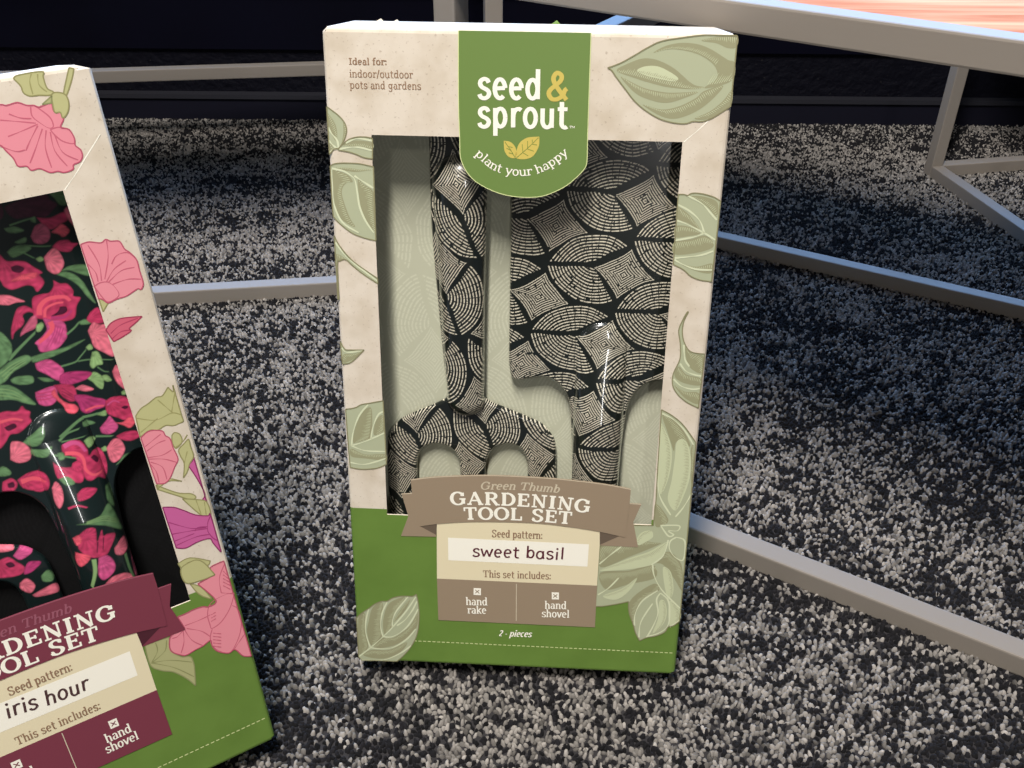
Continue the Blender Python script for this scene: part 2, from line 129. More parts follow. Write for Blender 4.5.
ART_B = [
 ('la','base:sage',[(72.1,376.3),(74.2,377.4),(83.7,377.4),(83.6,375.1),(83.8,370.5),(85.8,368.6),(84.2,367.5),(79.9,368.2),(76.2,368.5),(74.2,370.2),(73.9,373.1)],(0,)),
 ('la','vein:sage',[(79.4,377.1),(77.9,374.1),(77.6,368.9)],()),
 ('la','vein:sage',[(81.8,376.7),(81.1,372.3),(83.3,369.0)],()),
 ('la','edge:sage',[(72.1,376.3),(74.2,377.4),(83.7,377.4),(83.6,375.1),(83.8,370.5),(85.8,368.6),(84.2,367.5),(79.9,368.2),(76.2,368.5),(74.2,370.2),(73.9,373.1)],(0,)),
 ('lb','base:sage',[(89.5,367.0),(94.8,377.3),(96.6,376.6),(94.7,372.7),(90.6,366.4)],(1,2)),
 ('lb','edge:sage',[(89.5,367.0),(94.8,377.3),(96.6,376.6),(94.7,372.7),(90.6,366.4)],(1,2)),
 ('lc','base:pink',[(56.8,367.3),(64.0,367.0),(66.2,366.3),(70.7,366.7),(73.9,365.0),(76.6,364.5),(78.5,363.5),(81.9,364.3),(83.8,365.1),(83.7,360.7),(85.8,360.0),(86.8,359.1),(86.5,356.8),(84.5,353.8),(87.5,352.3),(88.6,348.3),(88.1,345.3),(89.7,343.0),(89.7,340.2),(88.0,338.1),(85.1,337.3),(84.2,335.4),(80.4,334.8),(78.1,335.8),(74.8,336.0),(71.3,338.4),(67.8,338.4),(66.5,340.4),(63.2,341.1),(62.4,344.6),(60.4,348.4),(59.0,350.9),(53.7,353.6),(52.7,360.3)],()),
 ('lc','vein:pink',[(75.2,364.1),(74.7,360.3),(76.7,357.3),(79.6,354.4),(81.7,354.7),(81.5,358.4),(78.8,362.2),(76.6,364.5)],()),
 ('lc','vein:pink',[(80.1,353.6),(84.0,353.9),(87.4,352.0),(88.6,348.3),(87.6,346.1),(83.6,347.9),(81.2,351.1),(80.1,353.6)],()),
 ('lc','vein:pink',[(62.1,360.9),(69.0,359.0),(75.3,357.2)],()),
 ('lc','vein:pink',[(63.0,353.8),(69.7,355.2),(75.9,356.7)],()),
 ('lc','vein:pink',[(75.7,356.1),(70.8,350.4),(68.1,346.8)],()),
 ('lc','vein:pink',[(77.1,354.5),(72.4,347.4),(68.1,341.4)],()),
 ('lc','vein:pink',[(78.4,353.6),(76.0,346.6),(76.0,337.8)],()),
 ('lc','vein:pink',[(79.8,352.7),(79.3,344.6),(82.4,337.2)],()),
 ('lc','vein:pink',[(81.2,351.1),(82.2,343.4),(87.5,338.9)],()),
 ('lc','vein:pink',[(58.9,350.6),(64.1,347.3),(67.9,347.2)],()),
 ('lc','vein:pink',[(66.1,362.8),(70.0,360.4),(74.1,359.4)],()),
 ('lc','edge:pink',[(56.8,367.3),(64.0,367.0),(66.2,366.3),(70.7,366.7),(73.9,365.0),(76.6,364.5),(78.5,363.5),(81.9,364.3),(83.8,365.1),(83.7,360.7),(85.8,360.0),(86.8,359.1),(86.5,356.8),(84.5,353.8),(87.5,352.3),(88.6,348.3),(88.1,345.3),(89.7,343.0),(89.7,340.2),(88.0,338.1),(85.1,337.3),(84.2,335.4),(80.4,334.8),(78.1,335.8),(74.8,336.0),(71.3,338.4),(67.8,338.4),(66.5,340.4),(63.2,341.1),(62.4,344.6),(60.4,348.4),(59.0,350.9),(53.7,353.6),(52.7,360.3)],()),
 ('lc','base:sage',[(84.9,367.7),(87.5,368.1),(90.3,366.5),(90.5,362.8),(88.8,359.1),(86.4,357.5),(86.1,359.9),(84.0,360.3),(84.1,363.9)],()),
 ('lc','edge:sage',[(84.9,367.7),(87.5,368.1),(90.3,366.5),(90.5,362.8),(88.8,359.1),(86.4,357.5),(86.1,359.9),(84.0,360.3),(84.1,363.9)],()),
 ('lc','base:olive',[(80.0,364.3),(84.7,367.1),(83.7,364.3)],(0,1,2)),
 ('lc','edge:olive',[(80.0,364.3),(84.7,367.1),(83.7,364.3)],(0,1,2)),
 ('ld','base:sage',[(78.6,276.6),(82.0,273.3),(78.7,269.9)],(0,1,2)),
 ('ld','edge:sage',[(78.6,276.6),(82.0,273.3),(78.7,269.9)],(0,1,2)),
 ('ld','base:pink',[(78.0,302.5),(81.7,302.8),(86.5,301.2),(89.0,302.2),(90.9,300.9),(94.5,300.0),(95.7,296.1),(97.4,294.0),(99.5,290.0),(99.5,284.8),(99.5,278.4),(97.8,275.7),(96.5,276.4),(93.9,275.5),(90.4,274.3),(86.5,274.1),(82.0,273.3),(80.3,275.4),(78.5,276.4)],(0,18)),
 ('ld','vein:pink',[(78.5,293.1),(80.6,288.5),(80.5,284.1)],()),
 ('ld','vein:pink',[(89.2,301.7),(87.8,294.0),(83.6,284.5)],()),
 ('ld','vein:pink',[(82.0,284.1),(83.1,292.0),(80.9,301.4)],()),
 ('ld','vein:pink',[(84.0,283.1),(88.8,288.0),(94.9,290.6)],()),
 ('ld','vein:pink',[(84.6,282.6),(91.5,286.5),(97.7,286.6)],()),
 ('ld','vein:pink',[(86.2,281.3),(93.3,281.9),(99.1,280.4)],()),
 ('ld','vein:pink',[(78.0,282.3),(81.4,283.4),(85.0,282.5),(87.3,278.5),(87.2,275.2),(82.1,273.7),(80.0,277.2),(78.6,281.7)],()),
 ('ld','vein:pink',[(88.4,290.6),(91.1,293.6),(94.4,294.4),(97.3,293.6),(99.5,290.0)],()),
 ('ld','edge:pink',[(78.0,302.5),(81.7,302.8),(86.5,301.2),(89.0,302.2),(90.9,300.9),(94.5,300.0),(95.7,296.1),(97.4,294.0),(99.5,290.0),(99.5,284.8),(99.5,278.4),(97.8,275.7),(96.5,276.4),(93.9,275.5),(90.4,274.3),(86.5,274.1),(82.0,273.3),(80.3,275.4),(78.5,276.4)],(0,18)),
 ('le','base:rose',[(77.5,261.1),(80.4,263.6),(84.6,264.6),(89.1,264.1),(94.8,262.9),(91.4,260.9),(87.7,258.9),(88.1,257.5),(83.7,255.8),(79.3,254.7),(78.5,257.4)],(0,4,9)),
 ('le','vein:rose',[(79.1,258.9),(84.5,261.6),(92.7,262.6)],()),
 ('le','vein:rose',[(79.1,256.3),(83.6,258.4),(87.9,258.0)],()),
 ('le','edge:rose',[(77.5,261.1),(80.4,263.6),(84.6,264.6),(89.1,264.1),(94.8,262.9),(91.4,260.9),(87.7,258.9),(88.1,257.5),(83.7,255.8),(79.3,254.7),(78.5,257.4)],(0,4,9)),
 ('lf','base:sage',[(78.8,215.7),(81.9,218.5),(86.0,220.0),(90.4,221.9),(93.4,221.8),(97.0,225.2),(98.8,222.1),(99.5,225.5),(99.5,216.1),(99.5,208.4),(99.5,205.9),(97.5,205.3),(94.4,205.1),(90.8,206.4),(86.6,205.3),(83.1,206.5),(77.9,204.5)],(0,5,7,16)),
 ('lf','vein:sage',[(78.9,214.5),(87.3,210.6),(95.3,211.7),(99.5,209.2)],()),
 ('lf','vein:sage',[(95.4,212.1),(99.3,221.1)],()),
 ('lf','vein:sage',[(95.7,211.8),(90.7,220.5)],()),
 ('lf','vein:sage',[(78.7,206.8),(88.2,211.2)],()),
 ('lf','edge:sage',[(78.8,215.7),(81.9,218.5),(86.0,220.0),(90.4,221.9),(93.4,221.8),(97.0,225.2),(98.8,222.1),(99.5,225.5),(99.5,216.1),(99.5,208.4),(99.5,205.9),(97.5,205.3),(94.4,205.1),(90.8,206.4),(86.6,205.3),(83.1,206.5),(77.9,204.5)],(0,5,7,16)),
 ('lg','base:sage',[(92.3,200.2),(94.1,201.3),(96.3,199.2),(96.1,195.3),(92.7,193.0),(91.6,196.1)],(0,)),
 ('lg','edge:sage',[(92.3,200.2),(94.1,201.3),(96.3,199.2),(96.1,195.3),(92.7,193.0),(91.6,196.1)],(0,)),
 ('lg','base:sage',[(93.6,191.8),(97.0,194.1),(99.5,195.5),(99.5,191.6),(99.5,185.8),(96.7,182.6),(94.6,178.9),(91.9,176.3),(94.2,183.6),(93.5,188.3)],(7,)),
 ('lg','vein:sage',[(92.0,193.3),(96.4,195.2),(99.5,198.2)],()),
 ('lg','vein:sage',[(94.2,183.6),(97.3,189.5)],()),
 ('lg','edge:sage',[(93.6,191.8),(97.0,194.1),(99.5,195.5),(99.5,191.6),(99.5,185.8),(96.7,182.6),(94.6,178.9),(91.9,176.3),(94.2,183.6),(93.5,188.3)],(7,)),
 ('lh','base:sage',[(78.8,177.4),(84.2,178.8),(90.7,174.8),(84.6,177.2),(78.6,175.2)],(0,2,4)),
 ('lh','edge:sage',[(78.8,177.4),(84.2,178.8),(90.7,174.8),(84.6,177.2),(78.6,175.2)],(0,2,4)),
 ('lh','base:pink',[(78.1,204.1),(81.4,205.9),(84.5,206.0),(88.6,204.1),(89.4,201.3),(91.1,198.9),(91.3,193.6),(92.0,188.8),(91.7,186.3),(89.4,183.6),(85.8,178.7),(82.5,176.8),(78.8,178.0)],(0,12)),
 ('lh','vein:pink',[(78.8,199.0),(87.5,202.8)],()),
 ('lh','vein:pink',[(78.9,196.4),(84.8,198.6),(88.8,198.9)],()),
 ('lh','vein:pink',[(78.7,192.9),(85.3,191.8),(90.4,193.0)],()),
 ('lh','vein:pink',[(78.8,192.0),(85.5,189.5),(90.8,185.7)],()),
 ('lh','vein:pink',[(79.1,190.2),(83.7,185.7),(84.1,178.4)],()),
 ('lh','vein:pink',[(78.5,189.5),(80.3,184.4),(80.1,178.2)],()),
 ('lh','edge:pink',[(78.1,204.1),(81.4,205.9),(84.5,206.0),(88.6,204.1),(89.4,201.3),(91.1,198.9),(91.3,193.6),(92.0,188.8),(91.7,186.3),(89.4,183.6),(85.8,178.7),(82.5,176.8),(78.8,178.0)],(0,12)),
 ('li','base:magenta',[(95.8,182.0),(99.2,184.4),(99.5,188.2),(99.5,178.6),(99.5,165.0),(99.5,159.7),(99.5,159.4),(98.0,161.1),(99.5,162.7),(99.5,166.7),(97.9,174.6)],(0,2,5)),
 ('li','edge:magenta',[(95.8,182.0),(99.2,184.4),(99.5,188.2),(99.5,178.6),(99.5,165.0),(99.5,159.7),(99.5,159.4),(98.0,161.1),(99.5,162.7),(99.5,166.7),(97.9,174.6)],(0,2,5)),
 ('lj','base:sage',[(78.3,177.4),(87.0,169.5),(93.2,166.5),(95.1,163.7),(92.4,163.3),(87.3,167.4),(78.4,174.9)],(0,6)),
 ('lj','edge:sage',[(78.3,177.4),(87.0,169.5),(93.2,166.5),(95.1,163.7),(92.4,163.3),(87.3,167.4),(78.4,174.9)],(0,6)),
 ('lj','base:sage',[(88.5,165.4),(94.8,162.4),(99.5,159.0),(99.5,150.9),(95.7,152.3),(92.0,158.4)],(0,)),
 ('lj','vein:sage',[(94.7,161.9),(95.2,153.6)],()),
 ('lj','vein:sage',[(98.4,159.4),(97.5,152.1)],()),
 ('lj','edge:sage',[(88.5,165.4),(94.8,162.4),(99.5,159.0),(99.5,150.9),(95.7,152.3),(92.0,158.4)],(0,)),
 ('lj','base:magenta',[(78.2,164.6),(83.4,162.4),(87.7,158.7),(92.6,154.1),(98.2,151.3),(99.5,151.3),(99.5,136.0),(99.5,128.8),(98.4,130.9),(96.8,135.3),(95.8,138.4),(89.6,139.0),(83.2,138.1),(78.7,140.1)],(0,13)),
 ('lj','vein:magenta',[(78.9,155.3),(88.3,147.8),(95.7,145.2)],()),
 ('lj','vein:magenta',[(78.4,148.4),(88.0,146.4),(96.4,144.3)],()),
 ('lj','vein:magenta',[(79.0,144.1),(89.2,144.3)],()),
 ('lj','vein:magenta',[(79.2,141.4),(89.5,142.1),(96.4,140.7)],()),
 ('lj','vein:magenta',[(90.0,145.5),(91.7,146.9),(96.6,145.3)],()),
 ('lj','vein:magenta',[(99.5,150.8),(97.2,147.6),(96.0,142.9),(97.5,138.1),(99.5,135.5)],()),
 ('lj','edge:magenta',[(78.2,164.6),(83.4,162.4),(87.7,158.7),(92.6,154.1),(98.2,151.3),(99.5,151.3),(99.5,136.0),(99.5,128.8),(98.4,130.9),(96.8,135.3),(95.8,138.4),(89.6,139.0),(83.2,138.1),(78.7,140.1)],(0,13)),
 ('lk','base:olive',[(49.8,93.1),(54.3,92.5),(59.9,92.0),(62.1,91.0),(60.8,84.4),(64.8,77.6),(69.2,75.3),(69.8,70.1),(69.1,65.5),(67.3,56.6),(64.1,63.3),(59.0,70.3),(53.3,74.5),(49.2,80.3)],(0,9)),
 ('lk','vein:olive',[(49.9,81.2),(59.1,78.1),(69.2,71.6)],()),
 ('lk','vein:olive',[(49.9,81.2),(59.7,73.0),(67.9,62.5)],()),
 ('lk','vein:olive',[(50.4,81.5),(54.6,86.4),(55.0,91.6)],()),
 ('lk','vein:olive',[(50.8,81.3),(58.0,84.7),(60.5,90.6)],()),
 ('lk','edge:olive',[(49.8,93.1),(54.3,92.5),(59.9,92.0),(62.1,91.0),(60.8,84.4),(64.8,77.6),(69.2,75.3),(69.8,70.1),(69.1,65.5),(67.3,56.6),(64.1,63.3),(59.0,70.3),(53.3,74.5),(49.2,80.3)],(0,9)),
 ('ll','base:sage',[(77.2,131.1),(83.8,131.7),(93.0,125.7),(90.6,123.9),(83.3,129.5),(78.3,127.2)],(0,2,5)),
 ('ll','edge:sage',[(77.2,131.1),(83.8,131.7),(93.0,125.7),(90.6,123.9),(83.3,129.5),(78.3,127.2)],(0,2,5)),
 ('ll','base:sage',[(79.9,117.3),(84.8,112.8),(88.3,103.5),(84.3,107.2),(81.9,111.2)],(0,2)),
 ('ll','edge:sage',[(79.9,117.3),(84.8,112.8),(88.3,103.5),(84.3,107.2),(81.9,111.2)],(0,2)),
 ('ll','base:pink',[(83.6,115.6),(92.8,117.2),(92.1,122.1),(99.5,122.9),(99.5,117.3),(99.5,101.0),(99.5,88.5),(99.5,60.0),(95.4,62.3),(92.2,68.3),(88.5,67.8),(83.3,71.7),(81.4,76.3),(81.4,80.0),(77.0,78.6),(72.9,78.2),(67.7,77.3),(65.1,78.6),(61.0,83.2),(61.5,88.9),(63.9,92.4),(70.9,93.1),(69.2,101.5),(73.0,101.4),(78.1,101.9),(82.8,101.4),(85.5,100.1),(90.0,102.1)],(0,1,3,7,21,22)),
 ('ll','vein:pink',[(83.5,88.6),(83.8,95.6),(86.8,101.3),(93.2,103.0),(99.1,102.5),(99.5,100.6),(95.4,93.6),(89.4,88.1),(84.0,86.5),(83.5,88.6)],()),
 ('ll','vein:pink',[(83.9,86.0),(81.6,81.1),(82.0,74.8),(88.5,67.8),(94.9,73.1),(99.2,82.0),(99.5,91.6),(97.3,95.1)],()),
 ('ll','vein:pink',[(93.7,105.1),(94.9,113.9),(99.5,121.0)],()),
 ('ll','vein:pink',[(93.7,105.1),(99.5,101.7)],()),
 ('ll','vein:pink',[(71.3,94.6),(79.1,94.4),(85.2,94.9)],()),
 ('ll','vein:pink',[(71.7,92.6),(78.3,87.6),(81.9,82.1)],()),
 ('ll','vein:pink',[(69.7,92.4),(66.2,90.1),(63.3,90.3)],()),
 ('ll','vein:pink',[(69.6,91.9),(68.4,85.4),(65.4,79.7)],()),
 ('ll','vein:pink',[(70.6,92.0),(72.5,84.5),(77.0,78.6)],()),
 ('ll','vein:pink',[(91.7,68.6),(99.5,75.2)],()),
 ('ll','vein:pink',[(85.6,94.7),(88.2,95.2)],()),
 ('ll','vein:pink',[(85.1,92.8),(87.8,93.3)],()),
 ('ll','vein:pink',[(84.6,90.9),(87.3,91.4)],()),
 ('ll','vein:pink',[(83.8,83.6),(87.7,81.1)],()),
 ('ll','vein:pink',[(83.3,81.7),(87.2,79.1)],()),
 ('ll','vein:pink',[(82.8,79.7),(86.7,77.2)],()),
 ('ll','vein:pink',[(82.3,77.8),(86.2,75.2)],()),
 ('ll','vein:pink',[(81.8,75.9),(85.7,73.2)],()),
 ('ll','vein:pink',[(97.8,117.2),(99.5,113.5)],()),
 ('ll','vein:pink',[(97.2,115.1),(99.5,111.4)],()),
 ('ll','vein:pink',[(96.7,113.0),(99.5,109.3)],()),
 ('ll','vein:pink',[(96.2,111.0),(99.3,107.2)],()),
 ('ll','vein:pink',[(95.7,108.9),(98.7,105.1)],()),
 ('ll','edge:pink',[(83.6,115.6),(92.8,117.2),(92.1,122.1),(99.5,122.9),(99.5,117.3),(99.5,101.0),(99.5,88.5),(99.5,60.0),(95.4,62.3),(92.2,68.3),(88.5,67.8),(83.3,71.7),(81.4,76.3),(81.4,80.0),(77.0,78.6),(72.9,78.2),(67.7,77.3),(65.1,78.6),(61.0,83.2),(61.5,88.9),(63.9,92.4),(70.9,93.1),(69.2,101.5),(73.0,101.4),(78.1,101.9),(82.8,101.4),(85.5,100.1),(90.0,102.1)],(0,1,3,7,21,22)),
 ('ll','base:sage',[(77.7,127.4),(83.3,129.5),(87.0,129.0),(90.0,125.4),(93.2,117.0),(85.8,116.9),(78.1,118.8)],(4,)),
 ('ll','edge:sage',[(77.7,127.4),(83.3,129.5),(87.0,129.0),(90.0,125.4),(93.2,117.0),(85.8,116.9),(78.1,118.8)],(4,)),
]
SHAPE = {
 'logo':[(-33.4,377.4),(-33.6,345.6),(-33.1,326.7),(-32.5,316.0),(-27.5,307.4),(-19.3,302.0),(-9.7,298.8),(-0.1,297.9),(9.4,298.8),(18.9,303.0),(25.0,307.7),(29.6,312.8),(30.9,316.8),(30.7,327.7),(30.5,346.9),(30.2,377.4)],
 'emblem1':[(-11.0,326.0),(-7.7,325.5),(-5.3,323.2),(-4.5,320.2),(-5.2,317.6),(-8.4,318.1),(-10.6,321.2)],
 'emblem2':[(6.7,328.4),(6.6,323.9),(4.2,319.2),(0.3,317.2),(-4.8,317.6),(-4.5,321.3),(-3.0,325.2),(0.9,327.8)],
 'emv0':[(-10.4,325.4),(-7.3,321.3),(-5.2,317.8)],
 'emv1':[(-8.5,323.2),(-6.5,322.8)],
 'emv2':[(-9.6,322.4),(-7.3,321.3)],
 'emv3':[(-8.4,320.1),(-6.4,319.6)],
 'emv4':[(6.3,327.9),(1.0,322.6),(-4.6,317.6)],
 'emv5':[(3.3,325.4),(3.2,326.9)],
 'emv6':[(1.0,322.6),(0.9,326.1)],
 'emv7':[(-1.3,320.6),(-1.8,324.5)],
 'emv8':[(3.3,324.6),(5.6,324.3)],
 'emv9':[(1.0,322.2),(4.1,321.2)],
 'emv10':[(-1.3,320.3),(1.4,318.8)],
 'rib_main':[(-62.9,131.6),(-50.7,133.8),(-35.1,135.4),(-18.1,136.5),(-1.2,136.6),(18.5,136.1),(35.4,135.0),(50.9,133.4),(64.3,131.1),(64.2,121.5),(63.0,99.0),(59.5,99.7),(48.2,102.0),(33.8,104.0),(13.7,105.9),(-7.9,106.0),(-29.5,105.0),(-48.4,102.8),(-58.2,100.7),(-61.5,114.1)],
 'rib_tl':[(-68.5,122.0),(-61.2,122.8),(-57.9,100.7),(-48.8,96.1),(-48.8,93.9),(-69.8,93.4),(-65.0,107.3)],
 'rib_tr':[(71.0,121.3),(63.5,121.6),(59.5,99.9),(48.3,94.6),(48.4,92.6),(71.0,92.4),(67.1,109.4)],
 'rib_fl':[(-58.2,100.8),(-48.1,103.0),(-48.5,95.1)],
 'rib_fr':[(47.9,102.3),(59.8,99.7),(48.4,93.0)],
 'cream':[(-48.2,105.7),(48.5,105.4),(48.2,64.3),(-48.7,64.4)],
 'block':[(-48.7,64.4),(48.2,64.3),(48.4,33.8),(-48.3,34.0)],
 'divider':[(-0.4,63.0),(-0.1,36.0)],
 'field':[(-41.6,93.7),(42.0,93.1),(41.8,77.5),(-41.6,77.9)],
 'chk1':[(-26.4,58.8),(-21.9,58.8),(-21.9,53.8),(-26.4,53.8)],
 'chk2':[(21.1,58.2),(25.5,58.2),(25.6,53.1),(21.3,53.1)],
 'dash':[(-75.9,17.2),(99.5,17.0)],
 'crease':[(78.3,327.3),(81.2,330.0),(84.9,333.3),(91.1,339.6),(99.5,347.9)],
}
TEXT = [
 ('*', 'seed', 'logo', [(-24.2, 346.1), (7.4, 346.4)], 9.36, 'white'),
 ('*', '&', 'logo', [(9.5, 346.3), (20.6, 346.3)], 9.68, 'gold'),
 ('*', 'sprout', 'logo', [(-24.2, 332.4), (20.8, 332.9)], 9.27, 'white'),
 ('*', 'TM', 'sans', [(21.5, 332.9), (24.2, 332.9)], 0.72, 'white'),
 ('*', 'plant your happy', 'serifm', [(-25.6, 318.8), (-17.0, 311.8), (-9.1, 309.4), (-1.1, 308.8), (6.8, 310.3), (13.8, 314.0), (21.5, 320.2)], 3.01, 'white'),
 ('*', 'Ideal for:', 'serifx', [(-87.4, 360.8), (-68.6, 361.0)], 2.14, 'brown'),
 ('*', 'indoor/outdoor', 'serif', [(-87.4, 354.9), (-55.9, 355.0)], 2.44, 'brown'),
 ('*', 'pots and gardens', 'serif', [(-87.5, 349.6), (-52.0, 349.7)], 2.46, 'brown'),
 ('*', 'Green Thumb', 'italic', [(-22.6, 127.3), (0.4, 128.0), (23.3, 127.1)], 3.54, 'ghost'),
 ('*', 'GARDENING', 'caps', [(-39.8, 116.3), (-22.3, 117.1), (-0.9, 117.2), (20.5, 116.4), (41.5, 114.6)], 8.46, 'white'),
 ('*', 'TOOL SET', 'caps', [(-32.0, 106.7), (-15.1, 107.5), (-0.7, 107.7), (15.1, 107.3), (31.1, 106.5)], 8.23, 'white'),
 ('*', 'Seed pattern:', 'serif', [(-15.7, 95.5), (14.5, 95.6)], 3.43, 'brown'),
 ('A', 'sweet basil', 'hand', [(-27.4, 81.2), (28.0, 81.9)], 5.58, 'ink'),
 ('*', 'This set includes:', 'serif', [(-20.8, 67.0), (20.4, 67.5)], 3.41, 'brown'),
 ('*', 'hand', 'serifb', [(-31.1, 46.2), (-17.8, 46.6)], 3.89, 'white'),
 ('*', 'rake', 'serifb', [(-30.2, 40.0), (-18.4, 40.4)], 3.84, 'white'),
 ('*', 'hand', 'serifb', [(17.2, 46.0), (30.5, 46.4)], 3.88, 'white'),
 ('*', 'shovel', 'serifb', [(15.5, 39.8), (32.5, 40.2)], 3.83, 'white'),
 ('*', '2 - pieces', 'italicb', [(-10.9, 23.9), (9.4, 24.2)], 3.24, 'white'),
 ('B', 'iris hour', 'hand', [(-20.5, 83.6), (18.8, 80.8)], 6.97, 'ink2'),
]
TOOL = {
 'rake':[(-50.6,358.0),(-51.3,325.9),(-51.5,297.4),(-51.1,275.9),(-48.5,236.6),(-45.2,194.9),(-43.4,178.8),(-44.1,174.8),(-47.4,172.4),(-56.7,167.6),(-69.2,161.5),(-75.6,155.0),(-78.8,149.7),(-79.7,143.8),(-80.3,122.3),(-80.3,94.6),(-81.0,58.4),(-76.9,47.5),(-69.3,47.9),(-64.6,59.3),(-62.5,126.9),(-62.4,132.9),(-60.1,140.0),(-55.3,143.7),(-49.9,144.7),(-43.6,143.2),(-39.3,139.2),(-37.2,133.9),(-36.6,128.1),(-36.7,60.7),(-33.9,50.4),(-25.1,50.9),(-21.3,61.4),(-21.2,128.7),(-20.9,132.3),(-18.9,139.4),(-14.5,144.3),(-8.3,146.4),(-1.9,144.9),(2.3,139.8),(3.6,134.5),(4.1,129.8),(6.0,62.8),(10.0,51.9),(18.1,52.4),(22.8,63.7),(21.1,129.4),(20.3,146.8),(17.5,153.6),(12.2,159.6),(3.9,163.8),(-8.4,168.9),(-18.6,173.2),(-21.9,176.5),(-22.1,182.1),(-21.9,219.9),(-21.2,265.7),(-20.5,298.2),(-20.6,326.6),(-20.8,358.6)],
 'shovel_L':[(-8.2,324.3),(-7.8,295.9),(-7.9,266.1),(-8.0,208.4),(-7.5,195.0),(-5.7,188.9),(-1.2,188.2),(6.2,190.0),(13.0,190.9),(19.4,188.0),(24.7,182.0),(27.9,172.7),(29.5,153.6),(30.8,127.2)],
 'axes':[(40.1,229.0),(45.0,127.8),(-35.9,323.7),(-35.0,276.3),(-32.7,179.8)],
}
